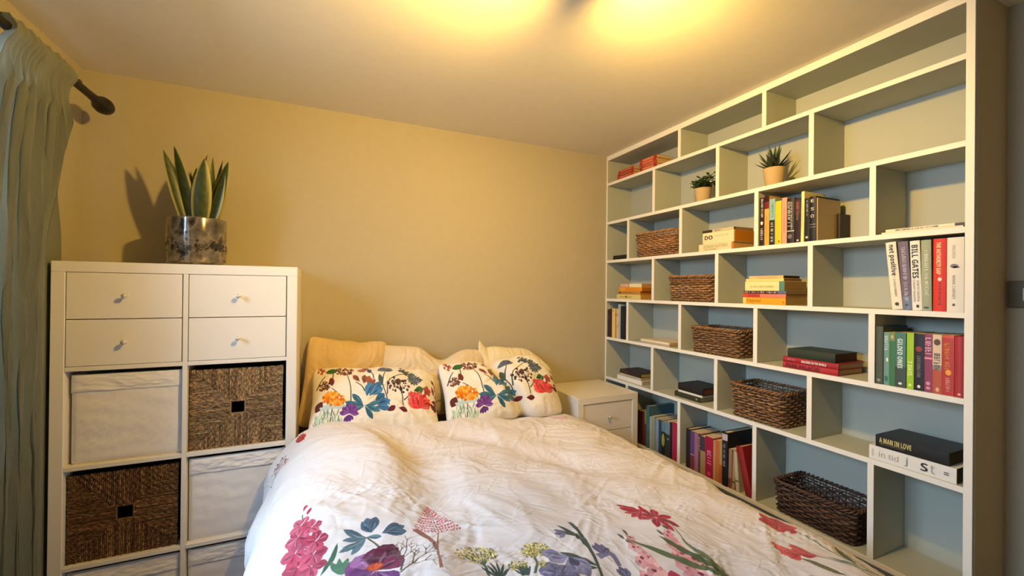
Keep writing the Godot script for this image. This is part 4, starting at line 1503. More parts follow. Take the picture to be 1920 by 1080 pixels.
func clay_pot(parent: Node, r0: float, r1: float, h: float) -> void:
	part("pot", lathe(PackedVector2Array([Vector2(0, 0), Vector2(r0 - 0.002, 0), Vector2(r0, 0.003), Vector2(r1 - 0.0015, h - 0.004), Vector2(r1, h - 0.001), Vector2(r1 - 0.001, h), Vector2(r1 - 0.005, h), Vector2(r1 - 0.006, h - 0.012), Vector2(0, h - 0.012)]), 40), paint("c4a878", 0.8, 0.3), parent)
	part("soil", lathe(PackedVector2Array([Vector2(r1 - 0.006, h - 0.012), Vector2(r1 - 0.012, h - 0.007), Vector2(0, h - 0.005)]), 24), paint("3a2a1c", 1.0), parent)


# ------------------------------------------------------------------ wicker baskets
func basket(label: String, shelf: int, z0: float, w: float, d: float, h: float, back: float, tone: Color, tone2: Color, turn := 0.0) -> void:
	var y: float = SHELF_Y[shelf]
	var t := thing("wicker_basket", label, "basket", Vector3(CASE_X + back + d / 2, y, z0 + w / 2), "wicker baskets in the bookcase")
	t.rotation.y = turn
	var flare := 0.010
	var cr := 0.028
	# rounded rectangle by arc length
	var ring := func(f: float, out: float) -> Vector3:
		var hx := d / 2 + out - cr
		var hz := w / 2 + out - cr
		var l := [2 * hz, cr * PI / 2, 2 * hx, cr * PI / 2, 2 * hz, cr * PI / 2, 2 * hx, cr * PI / 2]
		var tot := 0.0
		for q: float in l: tot += q
		var s := fposmod(f, 1.0) * tot
		var k := 0
		while k < 7 and s > l[k]:
			s -= l[k]
			k += 1
		var cen := [Vector2(-hx, hz), Vector2(hx, hz), Vector2(hx, -hz), Vector2(-hx, -hz)]
		match k:
			0: return Vector3(-hx - cr, 0, -hz + s)
			2: return Vector3(-hx + s, 0, hz + cr)
			4: return Vector3(hx + cr, 0, hz - s)
			6: return Vector3(hx - s, 0, -hz - cr)
		var c: Vector2 = cen[(k - 1) / 2]
		var an := s / cr
		var a0: float = [PI, PI / 2, 0.0, -PI / 2][(k - 1) / 2]
		return Vector3(c.x + cos(a0 - an) * cr, 0, c.y + sin(a0 - an) * cr)
	var n := int(2 * (w + d) / 0.026)
	if n % 2 == 1: n += 1
	var stakes := Soup.new()
	for i in n:
		var f := float(i) / n
		var p := PackedVector3Array()
		for q in 4:
			var v: Vector3 = ring.call(f, -0.007 + flare * q / 3.0)
			v.y = 0.004 + (h - 0.012) * q / 3.0
			p.append(v)
		stakes.tube(p, 0.0028, 0.0024, 5, tone2)
	part("stakes", stakes.mesh(), vertex_mat(0.6), t).set_meta("kind", "stuff")
	var weave := Soup.new()
	var rows := int((h - 0.026) / 0.0108)
	for rI in rows:
		var yy := 0.012 + (h - 0.026) * rI / rows
		var p := PackedVector3Array()
		var m := n * 3
		for i in m:
			var f := float(i) / m
			var off := 0.0050 * cos(PI * (i / 3.0 + rI)) + rng.randf_range(-0.0006, 0.0006)
			var v: Vector3 = ring.call(f, -0.007 + flare * yy / h + off)
			v.y = yy + rng.randf_range(-0.0014, 0.0014) + 0.0016 * sin(f * 31.0 + rI)
			p.append(v)
		var g := rng.randf_range(0.65, 1.35)
		weave.tube(p, 0.0047, 0.0047, 6, tone * g, true, true, 0.3)
	part("woven_sides", weave.mesh(), vertex_mat(0.55), t).set_meta("kind", "stuff")
	var rim := Soup.new()
	for st in 3:
		var p := PackedVector3Array()
		var m := n * 4
		for i in m:
			var f := float(i) / m
			var an := PI * i / 4.0 * 0.9 + st * TAU / 3
			var v: Vector3 = ring.call(f, -0.007 + flare + 0.0055 * cos(an))
			v.y = h - 0.009 + 0.0055 * sin(an)
			p.append(v)
		rim.tube(p, 0.0042, 0.0042, 5, tone * (0.85 + 0.2 * st), true)
	part("braided_rim", rim.mesh(), vertex_mat(0.55), t)
	var foot := Soup.new()
	for st in 2:
		var p := PackedVector3Array()
		var m := n * 3
		for i in m:
			var f := float(i) / m
			var an := PI * i / 3.0 + st * PI
			var v: Vector3 = ring.call(f, -0.005 + 0.004 * cos(an))
			v.y = 0.0075 + 0.0038 * sin(an)
			p.append(v)
		foot.tube(p, 0.0038, 0.0038, 5, tone * 0.8, true)
	part("braided_foot", foot.mesh(), vertex_mat(0.55), t)
	part("base", box(Vector3(-d / 2 + 0.01, 0.006, -w / 2 + 0.01), Vector3(d / 2 - 0.01, 0.012, w / 2 - 0.01), 0.002), paint("5a4026", 0.8), t)


func build_baskets() -> void:
	var honey := Color(0.36, 0.185, 0.075)
	var brown := Color(0.22, 0.115, 0.05)
	var dark := Color(0.085, 0.043, 0.026)
	basket("honey brown wicker basket on the third shelf, left of the cream and orange books", 2, 0.290, 0.318, 0.185, 0.150, 0.012, honey, honey * 0.6)
	basket("reddish brown wicker basket on the fourth shelf, left of the stack with the yellow book", 3, 0.566, 0.280, 0.185, 0.142, 0.012, honey * 0.85, brown * 0.7)
	basket("brown wicker basket on the fifth shelf, left of the green and red books", 4, 0.727, 0.275, 0.190, 0.136, 0.014, brown * 1.15, brown * 0.6)
	basket("brown wicker basket on the sixth shelf, just above the darkest basket", 5, 0.965, 0.250, 0.190, 0.155, 0.014, brown, brown * 0.5)
	basket("large dark brown open wicker basket in the bottom row, nearest the bed", 6, 1.180, 0.300, 0.190, 0.135, 0.014, dark, dark * 0.6)


# ------------------------------------------------------------------ books
# A book stands with its spine at x = 0 facing -x; thickness along z, height along y, depth along x.
func book_mesh_cover(t: float, h: float, d: float, hard: bool) -> ArrayMesh:
	var st := begin()
	var bt := 0.0026 if hard else 0.0009
	cbox(st, Vector3(0.001, 0, 0), Vector3(d, h, bt), 0.0006)
	cbox(st, Vector3(0.001, 0, t - bt), Vector3(d, h, t), 0.0006)
	var bulge := spine_bulge(t, hard)
	var n := 8
	var prev := Vector2(0, 0)
	for i in n + 1:
		var f := float(i) / n
		var p := Vector2(-bulge * sin(PI * f), t * f)
		if i > 0:
			var out := Vector3(-1, 0, 0)
			quad(st, Vector3(prev.x, 0, prev.y), Vector3(prev.x, h, prev.y), Vector3(p.x, h, p.y), Vector3(p.x, 0, p.y), out)
			quad(st, Vector3(prev.x, h, prev.y), Vector3(p.x, h, p.y), Vector3(0.003, h, p.y), Vector3(0.003, h, prev.y), Vector3.UP)
			quad(st, Vector3(prev.x, 0, prev.y), Vector3(p.x, 0, p.y), Vector3(0.003, 0, p.y), Vector3(0.003, 0, prev.y), Vector3.DOWN)
		prev = p
	quad(st, Vector3(0.003, 0, bt), Vector3(0.003, h, bt), Vector3(0.003, h, t - bt), Vector3(0.003, 0, t - bt), Vector3.RIGHT)
	return st.commit()


func spine_bulge(t: float, hard: bool) -> float:
	return minf(0.0035, t * 0.12) if hard else minf(0.0008, t * 0.03)


# extras: ["t", text, colour, along 0..1 (centre from the top), length share, height share, font, across -1..1] or ["b", from, to, colour]
# or ["o", along, across, width, height, colour] a spot printed on the spine
func book(label: String, t: float, h: float, d: float, hex: String, hard: bool, extras: Array, group: String, pages := "cdbd98", front := "") -> Node3D:
	var o := thing("book", label, "book", Vector3.ZERO, group)
	var cover := part("cover", book_mesh_cover(t, h, d, hard), paint(hex, 0.42 if not hard else 0.55, 0.45), o)
	var ov := 0.003 if hard else 0.0004
	var bt := 0.0026 if hard else 0.0009
	part("pages", box(Vector3(0.003, ov, bt), Vector3(d - ov - 0.0004, h - ov, t - bt), 0.0), page_mat(pages), o)
	var bx := -spine_bulge(t, hard)
	for e: Array in extras:
		if e[0] == "b":
			# a differently coloured length of the spine, following its curve
			var st := begin()
			var n := 8
			var y0: float = h * (1.0 - e[2])
			var y1: float = h * (1.0 - e[1])
			var prev := Vector2.ZERO
			for i in n + 1:
				var f := float(i) / n
				var p := Vector2(bx * sin(PI * f) - 0.0004, t * (0.01 + 0.98 * f))
				if i > 0:
					quad(st, Vector3(prev.x, y0, prev.y), Vector3(prev.x, y1, prev.y), Vector3(p.x, y1, p.y), Vector3(p.x, y0, p.y), Vector3.LEFT)
				prev = p
			part("spine_band", st.commit(), paint(e[3], 0.45), cover)
		elif e[0] == "o":
			var st := begin()
			var w: float = e[3] / 2
			var hh: float = e[4] / 2
			var c := Vector3(bx - 0.0007, h * (1.0 - e[1]), t * (0.5 + 0.5 * e[2]))
			for i in 14:
				var a0 := TAU * i / 14
				var a1 := TAU * (i + 1) / 14
				tri(st, c, c + Vector3(0, sin(a0) * hh, cos(a0) * w), c + Vector3(0, sin(a1) * hh, cos(a1) * w), Vector3.LEFT)
			part("spine_emblem", st.commit(), paint(e[5], 0.45), cover)
		elif e[0] == "m":
			# print too small to read: a row of letter-sized marks running down the spine
			var st := begin()
			var y: float = h * (1.0 - e[2] + e[3] / 2)
			var stop: float = h * (1.0 - e[2] - e[3] / 2)
			var hh: float = t * e[4] / 2
			var zc: float = t * (0.5 + 0.5 * e[5])
			var x := bx - 0.0009
			while y > stop:
				var wd := hh * rng.randf_range(0.55, 1.1)
				var up := hh * rng.randf_range(0.75, 1.0)
				# a stem, one to three cross strokes and sometimes a second stem
				var th := maxf(0.0006, wd * 0.3)
				var bars := [[y, y - th, -up, up]]
				if rng.randf() < 0.55:
					bars.append([y - wd + th, y - wd, -up, up * (1.0 if rng.randf() < 0.6 else 0.1)])
				for lv: float in [-1.0, -0.1, 0.75]:
					if rng.randf() < 0.55:
						bars.append([y, y - wd * rng.randf_range(0.7, 1.0), up * lv, up * (lv + 0.28)])
				for br: Array in bars:
					quad(st, Vector3(x, br[0], zc + br[2]), Vector3(x, br[0], zc + br[3]), Vector3(x, br[1], zc + br[3]), Vector3(x, br[1], zc + br[2]), Vector3.LEFT)
				y -= wd + hh * (0.45 if rng.randf() < 0.84 else 1.3)
			part("spine_print", st.commit(), paint(e[1], 0.5), cover)
		elif e[0] == "u":
			# lettering set upright across the spine is handled like "t", turned
			lettering(e, t, h, bx, cover, true)
		else:
			lettering(e, t, h, bx, cover, false)
	return o


func page_mat(hex: String) -> StandardMaterial3D:
	var key := "pages" + hex
	if mat_cache.has(key):
		return mat_cache[key]
	var m := StandardMaterial3D.new()
	m.resource_name = "paper_block"
	m.albedo_color = Color.html(hex)
	m.roughness = 0.9
	m.metallic_specular = 0.2
	mat_cache[key] = m
	return m


func lettering(e: Array, t: float, h: float, bx: float, cover: Node, upright: bool) -> void:
	var tm := TextMesh.new()
	tm.text = e[1]
	tm.font = [font_bold, font_plain, font_serif][e[6]]
	tm.font_size = 32
	tm.pixel_size = 0.001
	tm.depth = 0.0
	tm.curve_step = 2.0
	var bb := tm.get_aabb()
	var want_l: float = h * e[4]
	var want_h: float = t * e[5]
	var sx := want_l / maxf(bb.size.x, 0.0001)
	var sy := want_h / maxf(bb.size.y, 0.0001)
	if upright:
		sx = t * e[5] / maxf(bb.size.x, 0.0001)
		sy = h * e[4] / maxf(bb.size.y, 0.0001)
	var mid := bb.get_center()
	var right := Vector3.BACK if upright else Vector3.DOWN
	var up := Vector3.UP if upright else Vector3.BACK
	var b := Basis(right * sx, up * sy, Vector3.LEFT)
	var at := Vector3(bx - 0.0009, h * (1.0 - e[3]), t * (0.5 + 0.5 * e[7]))
	var o := part("spine_lettering", tm, paint(e[2], 0.5), cover)
	o.transform = Transform3D(b, at - b * Vector3(mid.x, mid.y, 0))


# standing on a shelf: z is where the spine's left edge is; lean in degrees (top towards the wall behind the bed is positive)
func stand(label: String, shelf: int, z: float, t: float, h: float, d: float, hex: String, hard: bool, extras: Array, group: String, rec := 0.008, lean := 0.0, pages := "cdbd98") -> Node3D:
	var o := book(label, t, h, d, hex, hard, extras, group, pages)
	o.position = Vector3(CASE_X + rec, SHELF_Y[shelf] + (sin(deg_to_rad(absf(lean))) * t if lean < 0.0 else 0.0) + 0.0003, z)
	o.rotation.x = -deg_to_rad(lean)
	return o


# lying flat, spine to the front; y is the height above the shelf
func lie(label: String, shelf: int, y: float, z0: float, length: float, t: float, d: float, hex: String, hard: bool, extras: Array, group: String, rec := 0.01, yaw := 0.0, pages := "cdbd98") -> Node3D:
	var o := book(label, t, length, d, hex, hard, extras, group, pages)
	var b := Basis(Vector3.UP, deg_to_rad(yaw)) * Basis(Vector3.RIGHT, -PI / 2)
	var mid := Vector3(CASE_X + rec + d / 2, SHELF_Y[shelf] + y + 0.0003, z0 + length / 2)
	o.transform = Transform3D(b, mid - b * Vector3(d / 2, length / 2, 0))
	return o


func build_books() -> void:
	var g := "red books lying in the top row"
	# top row, left end: two low stacks of red paperbacks
	var reds := ["a8301c", "c0452c", "9c2a1c", "b84028", "a33322"]
	var la := ["bottom", "second", "third", "top"]
	for k in 4:
		lie("%s red paperback of the small stack at the top row's left end" % la[k], 0, 0.0185 * k, 0.052 + 0.006 * k, 0.165 - 0.004 * k, 0.018, 0.105, reds[k], false, [["m", "ecd0ac", 0.5, 0.7, 0.4, 0.0]], g, 0.045, 0.0, "c8a26c")
	var lb := ["bottom", "second", "third", "fourth", "top"]
	for k in 5:
		lie("%s orange red paperback of the taller stack in the top row" % lb[k], 0, 0.0172 * k, 0.285 + 0.004 * (k % 3), 0.142, 0.0168, 0.108, reds[(k + 1) % 5], false, [["b", 0.15, 0.85, ["c85a3c", "d06848", "b84832"][k % 3]], ["m", "ecd8b8", 0.5, 0.6, 0.4, 0.0]], g, 0.04, 0.0, "d2b078")
	# third row: a dark book lying at the left end
	lie("thin black book lying flat alone at the left end of the third row", 2, 0.0, 0.045, 0.150, 0.030, 0.12, "1f1512", true, [], "", 0.03)
	# third row: cream books with orange page edges
	g = "stack beside the honey wicker basket"
	lie("cream book with grey capitals, bottom of the stack right of the honey basket", 2, 0.0, 0.777, 0.200, 0.035, 0.145, "dcd2a4", false, [["t", "HUMAN NATURES", "8d8a62", 0.50, 0.70, 0.40, 2, 0.25], ["m", "a7a274", 0.36, 0.36, 0.22, -0.55], ["b", 0.955, 1.0, "c96a1e"]], g, 0.008, 0.0, "c99b58")
	lie("thick cream book with black DO on its spine, in the stack by the honey basket", 2, 0.0355, 0.801, 0.182, 0.056, 0.145, "e0d6a8", false, [["t", "DO", "2c2416", 0.20, 0.26, 0.36, 0, 0.10], ["b", 0.985, 1.0, "a8701e"], ["m", "b4ac86", 0.62, 0.40, 0.11, 0.3]], g, 0.008, 0.0, "b9761c")
	lie("thin dark book on top of the cream stack right of the honey basket", 2, 0.092, 0.797, 0.186, 0.013, 0.13, "3a2c1e", false, [["b", 0.32, 0.97, "c8b890"], ["m", "2c2014", 0.5, 0.18, 0.49, 0.0]], g, 0.010, 0.0, "9a7a4a")
	# third row: standing mix
	g = "books standing in the middle of the third row"
	stand("dark brown book with white capitals, first of the third row's standing books", 2, 1.108, 0.0225, 0.214, 0.15, "2b1a16", false, [["m", "e6ded0", 0.22, 0.38, 0.45, 0.1], ["m", "e6ded0", 0.76, 0.24, 0.55, 0.0], ["o", 0.53, 0.0, 0.011, 0.016, "e6ded0"]], g)
	stand("orange yellow book with a dark red top, second of the third row's standing books", 2, 1.1315, 0.0205, 0.217, 0.14, "d9a548", false, [["b", 0.0, 0.26, "6d1818"], ["b", 0.0, 0.12, "37181a"], ["m", "9a7428", 0.65, 0.5, 0.21, 0.0]], g)
	stand("pale blue book with a black lower half, among the third row's standing books", 2, 1.154, 0.0235, 0.200, 0.14, "84b3b8", false, [["b", 0.46, 1.0, "1c1c1a"], ["m", "f0ece0", 0.72, 0.40, 0.5, 0.0], ["m", "4f7880", 0.24, 0.32, 0.3, 0.2]], g)
	stand("bright yellow book, fourth of the third row's standing books", 2, 1.179, 0.0275, 0.185, 0.135, "e3bd1e", false, [["b", 0.0, 1.0, "e3bd1e"], ["o", 0.93, 0.3, 0.007, 0.009, "7c6a18"]], g)
	stand("pink book between the yellow book and the thick black one", 2, 1.2085, 0.0205, 0.195, 0.14, "d99a84", false, [["m", "b86a58", 0.5, 0.5, 0.28, 0.0]], g)
	stand("thick black book with large white script, right of the pink book", 2, 1.230, 0.030, 0.188, 0.14, "1b1614", true, [["m", "e8e4da", 0.36, 0.55, 0.42, -0.25], ["m", "d8d0c0", 0.40, 0.60, 0.24, 0.45], ["b", 0.72, 0.74, "c8c0b0"], ["o", 0.85, 0.0, 0.018, 0.020, "6d665c"]], g)
	stand("dark book with a brownish red edge, left of the tall thin yellow one", 2, 1.262, 0.023, 0.183, 0.135, "2a1614", false, [["b", 0.05, 0.35, "4a1a16"], ["m", "a08a7a", 0.3, 0.4, 0.4, 0.0], ["o", 0.95, 0.1, 0.008, 0.008, "d8d0c0"]], g)
	stand("tall thin pale yellow book, tallest of the third row's standing books", 2, 1.2875, 0.0115, 0.205, 0.14, "e6dc92", false, [["m", "a39a58", 0.5, 0.5, 0.28, 0.0]], g, 0.006, -0.6)
	stand("slim black book with white print, right of the tall pale yellow one", 2, 1.301, 0.0185, 0.175, 0.135, "1d1a19", false, [["m", "d6d0c4", 0.24, 0.38, 0.4, 0.1], ["o", 0.9, 0.0, 0.011, 0.010, "b8b0a4"]], g)
	stand("large black hardback with spaced white letters and a cream back, last of the standing books", 2, 1.320, 0.0245, 0.178, 0.155, "17130f", true, [["u", "E", "b8b2a6", 0.10, 0.07, 0.5, 0, 0.0], ["u", "S", "b8b2a6", 0.28, 0.07, 0.5, 0, 0.0], ["u", "O", "b8b2a6", 0.44, 0.07, 0.5, 0, 0.0], ["b", 0.62, 0.63, "8a847a"], ["b", 0.68, 0.69, "8a847a"]], g)
	stand("pale cream book against the last black hardback", 2, 1.3455, 0.004, 0.170, 0.15, "b39a68", false, [], g, 0.010)
	stand("small dark brown book pushed far back, right of the third row's standing books", 2, 1.350, 0.012, 0.115, 0.07, "2a1a0c", true, [], "", 0.135)
	# third row, right end: thin white magazines
	lie("thin white magazine with black print, lying at the right end of the third row", 2, 0.0, 1.560, 0.205, 0.0055, 0.15, "e2d8b8", false, [], "thin magazines at the third row's right end", 0.004)
	lie("upper thin magazine with black capitals, at the third row's right end", 2, 0.0058, 1.572, 0.194, 0.0085, 0.145, "e6dcbc", false, [["m", "1c1810", 0.42, 0.55, 0.6, 0.0], ["b", 0.9, 1.0, "221c18"]], "thin magazines at the third row's right end", 0.004)

	# fourth row, left end
	g = "orange stack at the fourth row's left end"
	lie("pale yellow book, bottom of the orange stack at the fourth row's left end", 3, 0.0, 0.110, 0.228, 0.030, 0.135, "d8c274", false, [["m", "8a7a3c", 0.4, 0.5, 0.3, 0.0], ["o", 0.42, 0.0, 0.016, 0.014, "3a2c18"]], g, 0.01, 0.0, "b98a45")
	lie("tan book with a dark oval, second from the bottom of the orange stack", 3, 0.0305, 0.124, 0.212, 0.021, 0.13, "b5803c", false, [["o", 0.09, 0.0, 0.013, 0.015, "4a2212"], ["m", "8a5c28", 0.5, 0.5, 0.28, 0.0]], g, 0.01, 0.0, "a8661c")
	lie("bright orange book, third from the bottom of the orange stack", 3, 0.052, 0.129, 0.220, 0.023, 0.132, "d98a1c", false, [["b", 0.05, 0.3, "e09a30"]], g, 0.01, 0.0, "ab681c")
	lie("cream book with white letters on pink, top of the orange stack", 3, 0.0755, 0.146, 0.200, 0.023, 0.13, "e2d6aa", false, [["b", 0.0, 0.45, "c89a78"], ["m", "f4ecdc", 0.24, 0.38, 0.6, 0.0]], g, 0.01, 0.0, "b9854a")
	# fourth row, middle: stack over the yellow book
	g = "stack over the yellow book in the fourth row"
	lie("orange yellow book titled Capital, bottom of its stack in the fourth row", 3, 0.0, 1.031, 0.196, 0.030, 0.150, "e0a020", false, [["t", "Capital", "8a6410", 0.27, 0.34, 0.62, 2, 0.0], ["b", 0.0, 0.08, "ecc868"], ["o", 0.95, -0.2, 0.006, 0.006, "8a6410"]], g, 0.008, 0.0, "a88b5c")
	lie("red book lying directly on the yellow one titled Capital", 3, 0.0305, 1.028, 0.199, 0.0155, 0.145, "c8473a", false, [["b", 0.42, 1.0, "d97a68"], ["m", "7c1e1c", 0.27, 0.26, 0.6, 0.0]], g, 0.010, 0.0, "97794e")
	lie("dark book with white label blocks in the middle of the fourth row's stack", 3, 0.0465, 1.033, 0.196, 0.0135, 0.135, "4c2c30", false, [["m", "f0e4d8", 0.09, 0.12, 0.6, 0.0], ["m", "f0e4d8", 0.24, 0.06, 0.6, 0.0], ["m", "f0e4d8", 0.40, 0.18, 0.6, 0.0], ["m", "f0e4d8", 0.67, 0.20, 0.6, 0.0], ["b", 0.8, 1.0, "5c6478"]], g, 0.010, 0.0, "9a7e50")
	lie("thick pale yellow book with a teal end, upper middle of the fourth row's stack", 3, 0.0605, 1.038, 0.180, 0.041, 0.15, "e4dc9c", false, [["b", 0.88, 1.0, "4f8476"], ["m", "b8b078", 0.45, 0.6, 0.22, -0.1]], g, 0.012, 0.0, "a3834f")
	lie("thin yellow book second from the top of the fourth row's stack", 3, 0.102, 1.042, 0.174, 0.0115, 0.12, "e2d37c", false, [["b", 0.0, 1.0, "e2d37c"]], g, 0.012, 0.0, "86604a")
	lie("small tan book with a dark back, on top of the fourth row's stack", 3, 0.1138, 1.057, 0.157, 0.0125, 0.11, "d8bc7c", false, [["b", 0.25, 0.85, "cfae70"]], g, 0.012, 0.0, "3a2c1c")
	# fourth row, right end: six large books
	g = "large books at the fourth row's right end"
	stand("white hardback titled net positive leaning to the left, first of the large books", 3, 1.5925, 0.0285, 0.229, 0.155, "e8e0cc", true, [["t", "net positive", "1c1a18", 0.27, 0.46, 0.66, 0, 0.05], ["m", "8a8478", 0.66, 0.28, 0.25, 0.1], ["o", 0.92, 0.1, 0.011, 0.012, "3a3630"]], g, 0.004, 5.2)
	stand("purple hardback with pale lettering, second of the large books", 3, 1.6195, 0.0265, 0.228, 0.15, "6d6378", true, [["m", "cfc8d6", 0.48, 0.78, 0.42, 0.1], ["b", 0.8, 1.0, "6f7a90"], ["o", 0.93, 0.0, 0.008, 0.008, "3e4458"]], g, 0.006, 3.6)
	stand("white hardback with the largest black capitals, third of the large books", 3, 1.645, 0.0250, 0.228, 0.15, "e8e4d8", true, [["t", "BILL GATES", "1c1a18", 0.30, 0.48, 0.60, 0, 0.0], ["t", "HOW TO AVOID A", "55504a", 0.72, 0.30, 0.22, 1, 0.40], ["t", "CLIMATE DISASTER", "55504a", 0.72, 0.32, 0.22, 1, -0.35], ["o", 0.94, 0.2, 0.007, 0.010, "1c1a18"]], g, 0.006, 2.0)
	stand("sage green hardback with white lettering, fourth of the large books", 3, 1.669, 0.0245, 0.228, 0.15, "9aa58c", true, [["m", "eef0dc", 0.46, 0.62, 0.44, 0.15], ["o", 0.955, 0.0, 0.014, 0.006, "3e443a"]], g, 0.006, 0.8)
	stand("red hardback with pale yellow lettering, fifth of the large books", 3, 1.6965, 0.0305, 0.229, 0.15, "d5392a", true, [["t", "THE AUTHORITY GAP", "f0dca8", 0.27, 0.44, 0.34, 0, -0.1], ["o", 0.56, 0.1, 0.010, 0.012, "f0d8b8"], ["m", "7a1a16", 0.75, 0.30, 0.22, 0.1]], g, 0.006)
	stand("thick white hardback with a small grey cap picture, last of the large books", 3, 1.7285, 0.0385, 0.229, 0.155, "e2ddd0", true, [["t", "VALUE(S)", "8f8b84", 0.19, 0.18, 0.22, 1, -0.15], ["o", 0.385, -0.08, 0.018, 0.013, "6d6a66"], ["o", 0.40, 0.15, 0.016, 0.005, "5a5754"], ["t", "MARK CARNEY", "77736c", 0.67, 0.32, 0.18, 1, -0.1], ["o", 0.905, -0.1, 0.007, 0.008, "4a4844"]], g, 0.006)

	# fifth row, left end
	g = "books standing at the fifth row's left end"
	stand("dark book standing against the case side at the fifth row's left end", 4, 0.016, 0.024, 0.186, 0.14, "2d2230", false, [["o", 0.3, 0.0, 0.012, 0.03, "54484a"]], g)
	stand("dark brown book, second at the fifth row's left end", 4, 0.0405, 0.024, 0.192, 0.14, "40241c", false, [], g)
	stand("cream yellow book, third at the fifth row's left end", 4, 0.065, 0.031, 0.193, 0.14, "e0c67c", false, [["o", 0.08, 0.0, 0.010, 0.010, "6a4a28"]], g)
	stand("golden tan book beside the cream yellow one at the fifth row's left end", 4, 0.0965, 0.016, 0.189, 0.14, "bb8d3c", false, [["o", 0.2, 0.0, 0.007, 0.014, "5c3a18"]], g)
	stand("pale book with reddish specks, left of the tall grey blue one", 4, 0.113, 0.0155, 0.192, 0.14, "d9bf94", false, [["o", 0.2, 0.0, 0.007, 0.02, "6a5c54"], ["o", 0.6, 0.0, 0.007, 0.02, "b07a5c"]], g)
	stand("tall grey blue book standing at the fifth row's left end", 4, 0.129, 0.024, 0.224, 0.15, "a9b2b8", false, [["o", 0.6, 0.0, 0.012, 0.02, "b09a94"]], g)
	stand("thick black book against the first divider of the fifth row", 4, 0.1535, 0.050, 0.213, 0.15, "14161a", true, [["m", "3c4a50", 0.5, 0.6, 0.28, 0.0]], g)
	# fifth row, second bay: flat magazines
	lie("wide cream magazine lying flat alone in the fifth row, left of the brown basket", 4, 0.0, 0.330, 0.243, 0.010, 0.165, "b8a790", false, [], "", 0.016, 0.0, "a28a52")
	lie("grey topped thin book on the wide cream magazine in the fifth row", 4, 0.0104, 0.336, 0.235, 0.011, 0.16, "d9cbb4", false, [["b", 0.04, 0.96, "ecdcc4"]], "", 0.016, 0.0, "b79a5c")
	# fifth row: green and red
	g = "stack of three in the fifth row"
	lie("red book with dark raised capitals, bottom of the stack of three", 4, 0.0, 1.216, 0.209, 0.0225, 0.165, "a8262e", true, [["t", "PARK PALACIO", "4a1018", 0.38, 0.62, 0.66, 0, 0.05]], g, 0.012, 0.0, "b89a70")
	lie("red book with white lettering, middle of the stack of three", 4, 0.023, 1.216, 0.211, 0.0225, 0.168, "9a1c26", true, [["t", "WALKING IN THE WORLD", "f0e2dc", 0.58, 0.44, 0.42, 0, 0.0], ["m", "d8a8a4", 0.17, 0.16, 0.28, 0.2]], g, 0.012, 0.0, "b89a70")
	lie("worn dark green clothbound book, top of the stack of three", 4, 0.0458, 1.234, 0.180, 0.036, 0.15, "27301f", true, [], g, 0.014, 0.0, "5c4426")
	# fifth row, right end
	g = "colour sorted books at the fifth row's right end"
	stand("tall dark olive book, first of the colour sorted books", 4, 1.5465, 0.0205, 0.200, 0.16, "4e5548", true, [["o", 0.93, 0.0, 0.011, 0.010, "8a8f80"]], g, 0.004)
	stand("pale teal book with looped lettering, second of the colour sorted books", 4, 1.5675, 0.0155, 0.181, 0.14, "6e968c", false, [["m", "d8efe8", 0.2, 0.26, 0.75, 0.0], ["o", 0.88, 0.0, 0.010, 0.02, "2f7a5e"], ["o", 0.52, 0.3, 0.006, 0.014, "e8ece0"]], g)
	stand("leaf green book with a tan top, third of the colour sorted books", 4, 1.5835, 0.0155, 0.181, 0.14, "3f7446", false, [["b", 0.0, 0.16, "6f8a4c"], ["o", 0.08, 0.0, 0.008, 0.014, "c8a878"]], g)
	stand("teal book titled GILDED ONES in white capitals", 4, 1.5995, 0.0285, 0.183, 0.14, "49786c", false, [["t", "GILDED ONES", "eaf0e6", 0.38, 0.54, 0.46, 0, -0.05], ["b", 0.62, 1.0, "3c4a44"], ["o", 0.93, 0.0, 0.010, 0.008, "e4e8e0"]], g)
	stand("lime green book, brightest of the colour sorted books", 4, 1.6305, 0.0180, 0.185, 0.14, "9cc41e", false, [["t", "7 DAYS", "e8f4a8", 0.63, 0.26, 0.6, 0, 0.0], ["o", 0.93, 0.0, 0.008, 0.010, "e0ec90"]], g)
	stand("black book titled CATCHING FIRE with a red disc", 4, 1.6488, 0.0260, 0.184, 0.14, "211c1d", false, [["o", 0.27, 0.0, 0.017, 0.018, "8a3020"], ["t", "CATCHING FIRE", "9a9492", 0.58, 0.38, 0.32, 1, 0.0], ["o", 0.93, 0.05, 0.008, 0.010, "e8e4e0"]], g)
	stand("plum pink book with white script, right of the black one with a red disc", 4, 1.6755, 0.0195, 0.185, 0.14, "8a3c58", false, [["m", "f0c8d4", 0.22, 0.32, 0.8, 0.0], ["b", 0.40, 0.43, "e08aa4"], ["o", 0.85, 0.0, 0.011, 0.012, "d88aa0"], ["o", 0.93, 0.0, 0.011, 0.010, "d88aa0"]], g)
	stand("cream topped book with a painted spine, left of the orange red one", 4, 1.6955, 0.0220, 0.186, 0.14, "b3563c", false, [["b", 0.0, 0.52, "d8c0a0"], ["o", 0.13, 0.0, 0.016, 0.02, "5c3c28"], ["m", "3a2c28", 0.46, 0.28, 0.7, 0.0], ["b", 0.52, 0.60, "9a8a80"], ["o", 0.93, 0.1, 0.009, 0.014, "e0a890"]], g)
	stand("orange red book with yellow lettering, second from the right of the colour sorted books", 4, 1.718, 0.0275, 0.187, 0.14, "b4372a", false, [["m", "e0962c", 0.36, 0.46, 0.5, -0.15], ["b", 0.0, 0.05, "c8502c"], ["o", 0.62, 0.1, 0.014, 0.018, "e89a30"], ["m", "e8b0a0", 0.82, 0.22, 0.4, 0.0]], g)
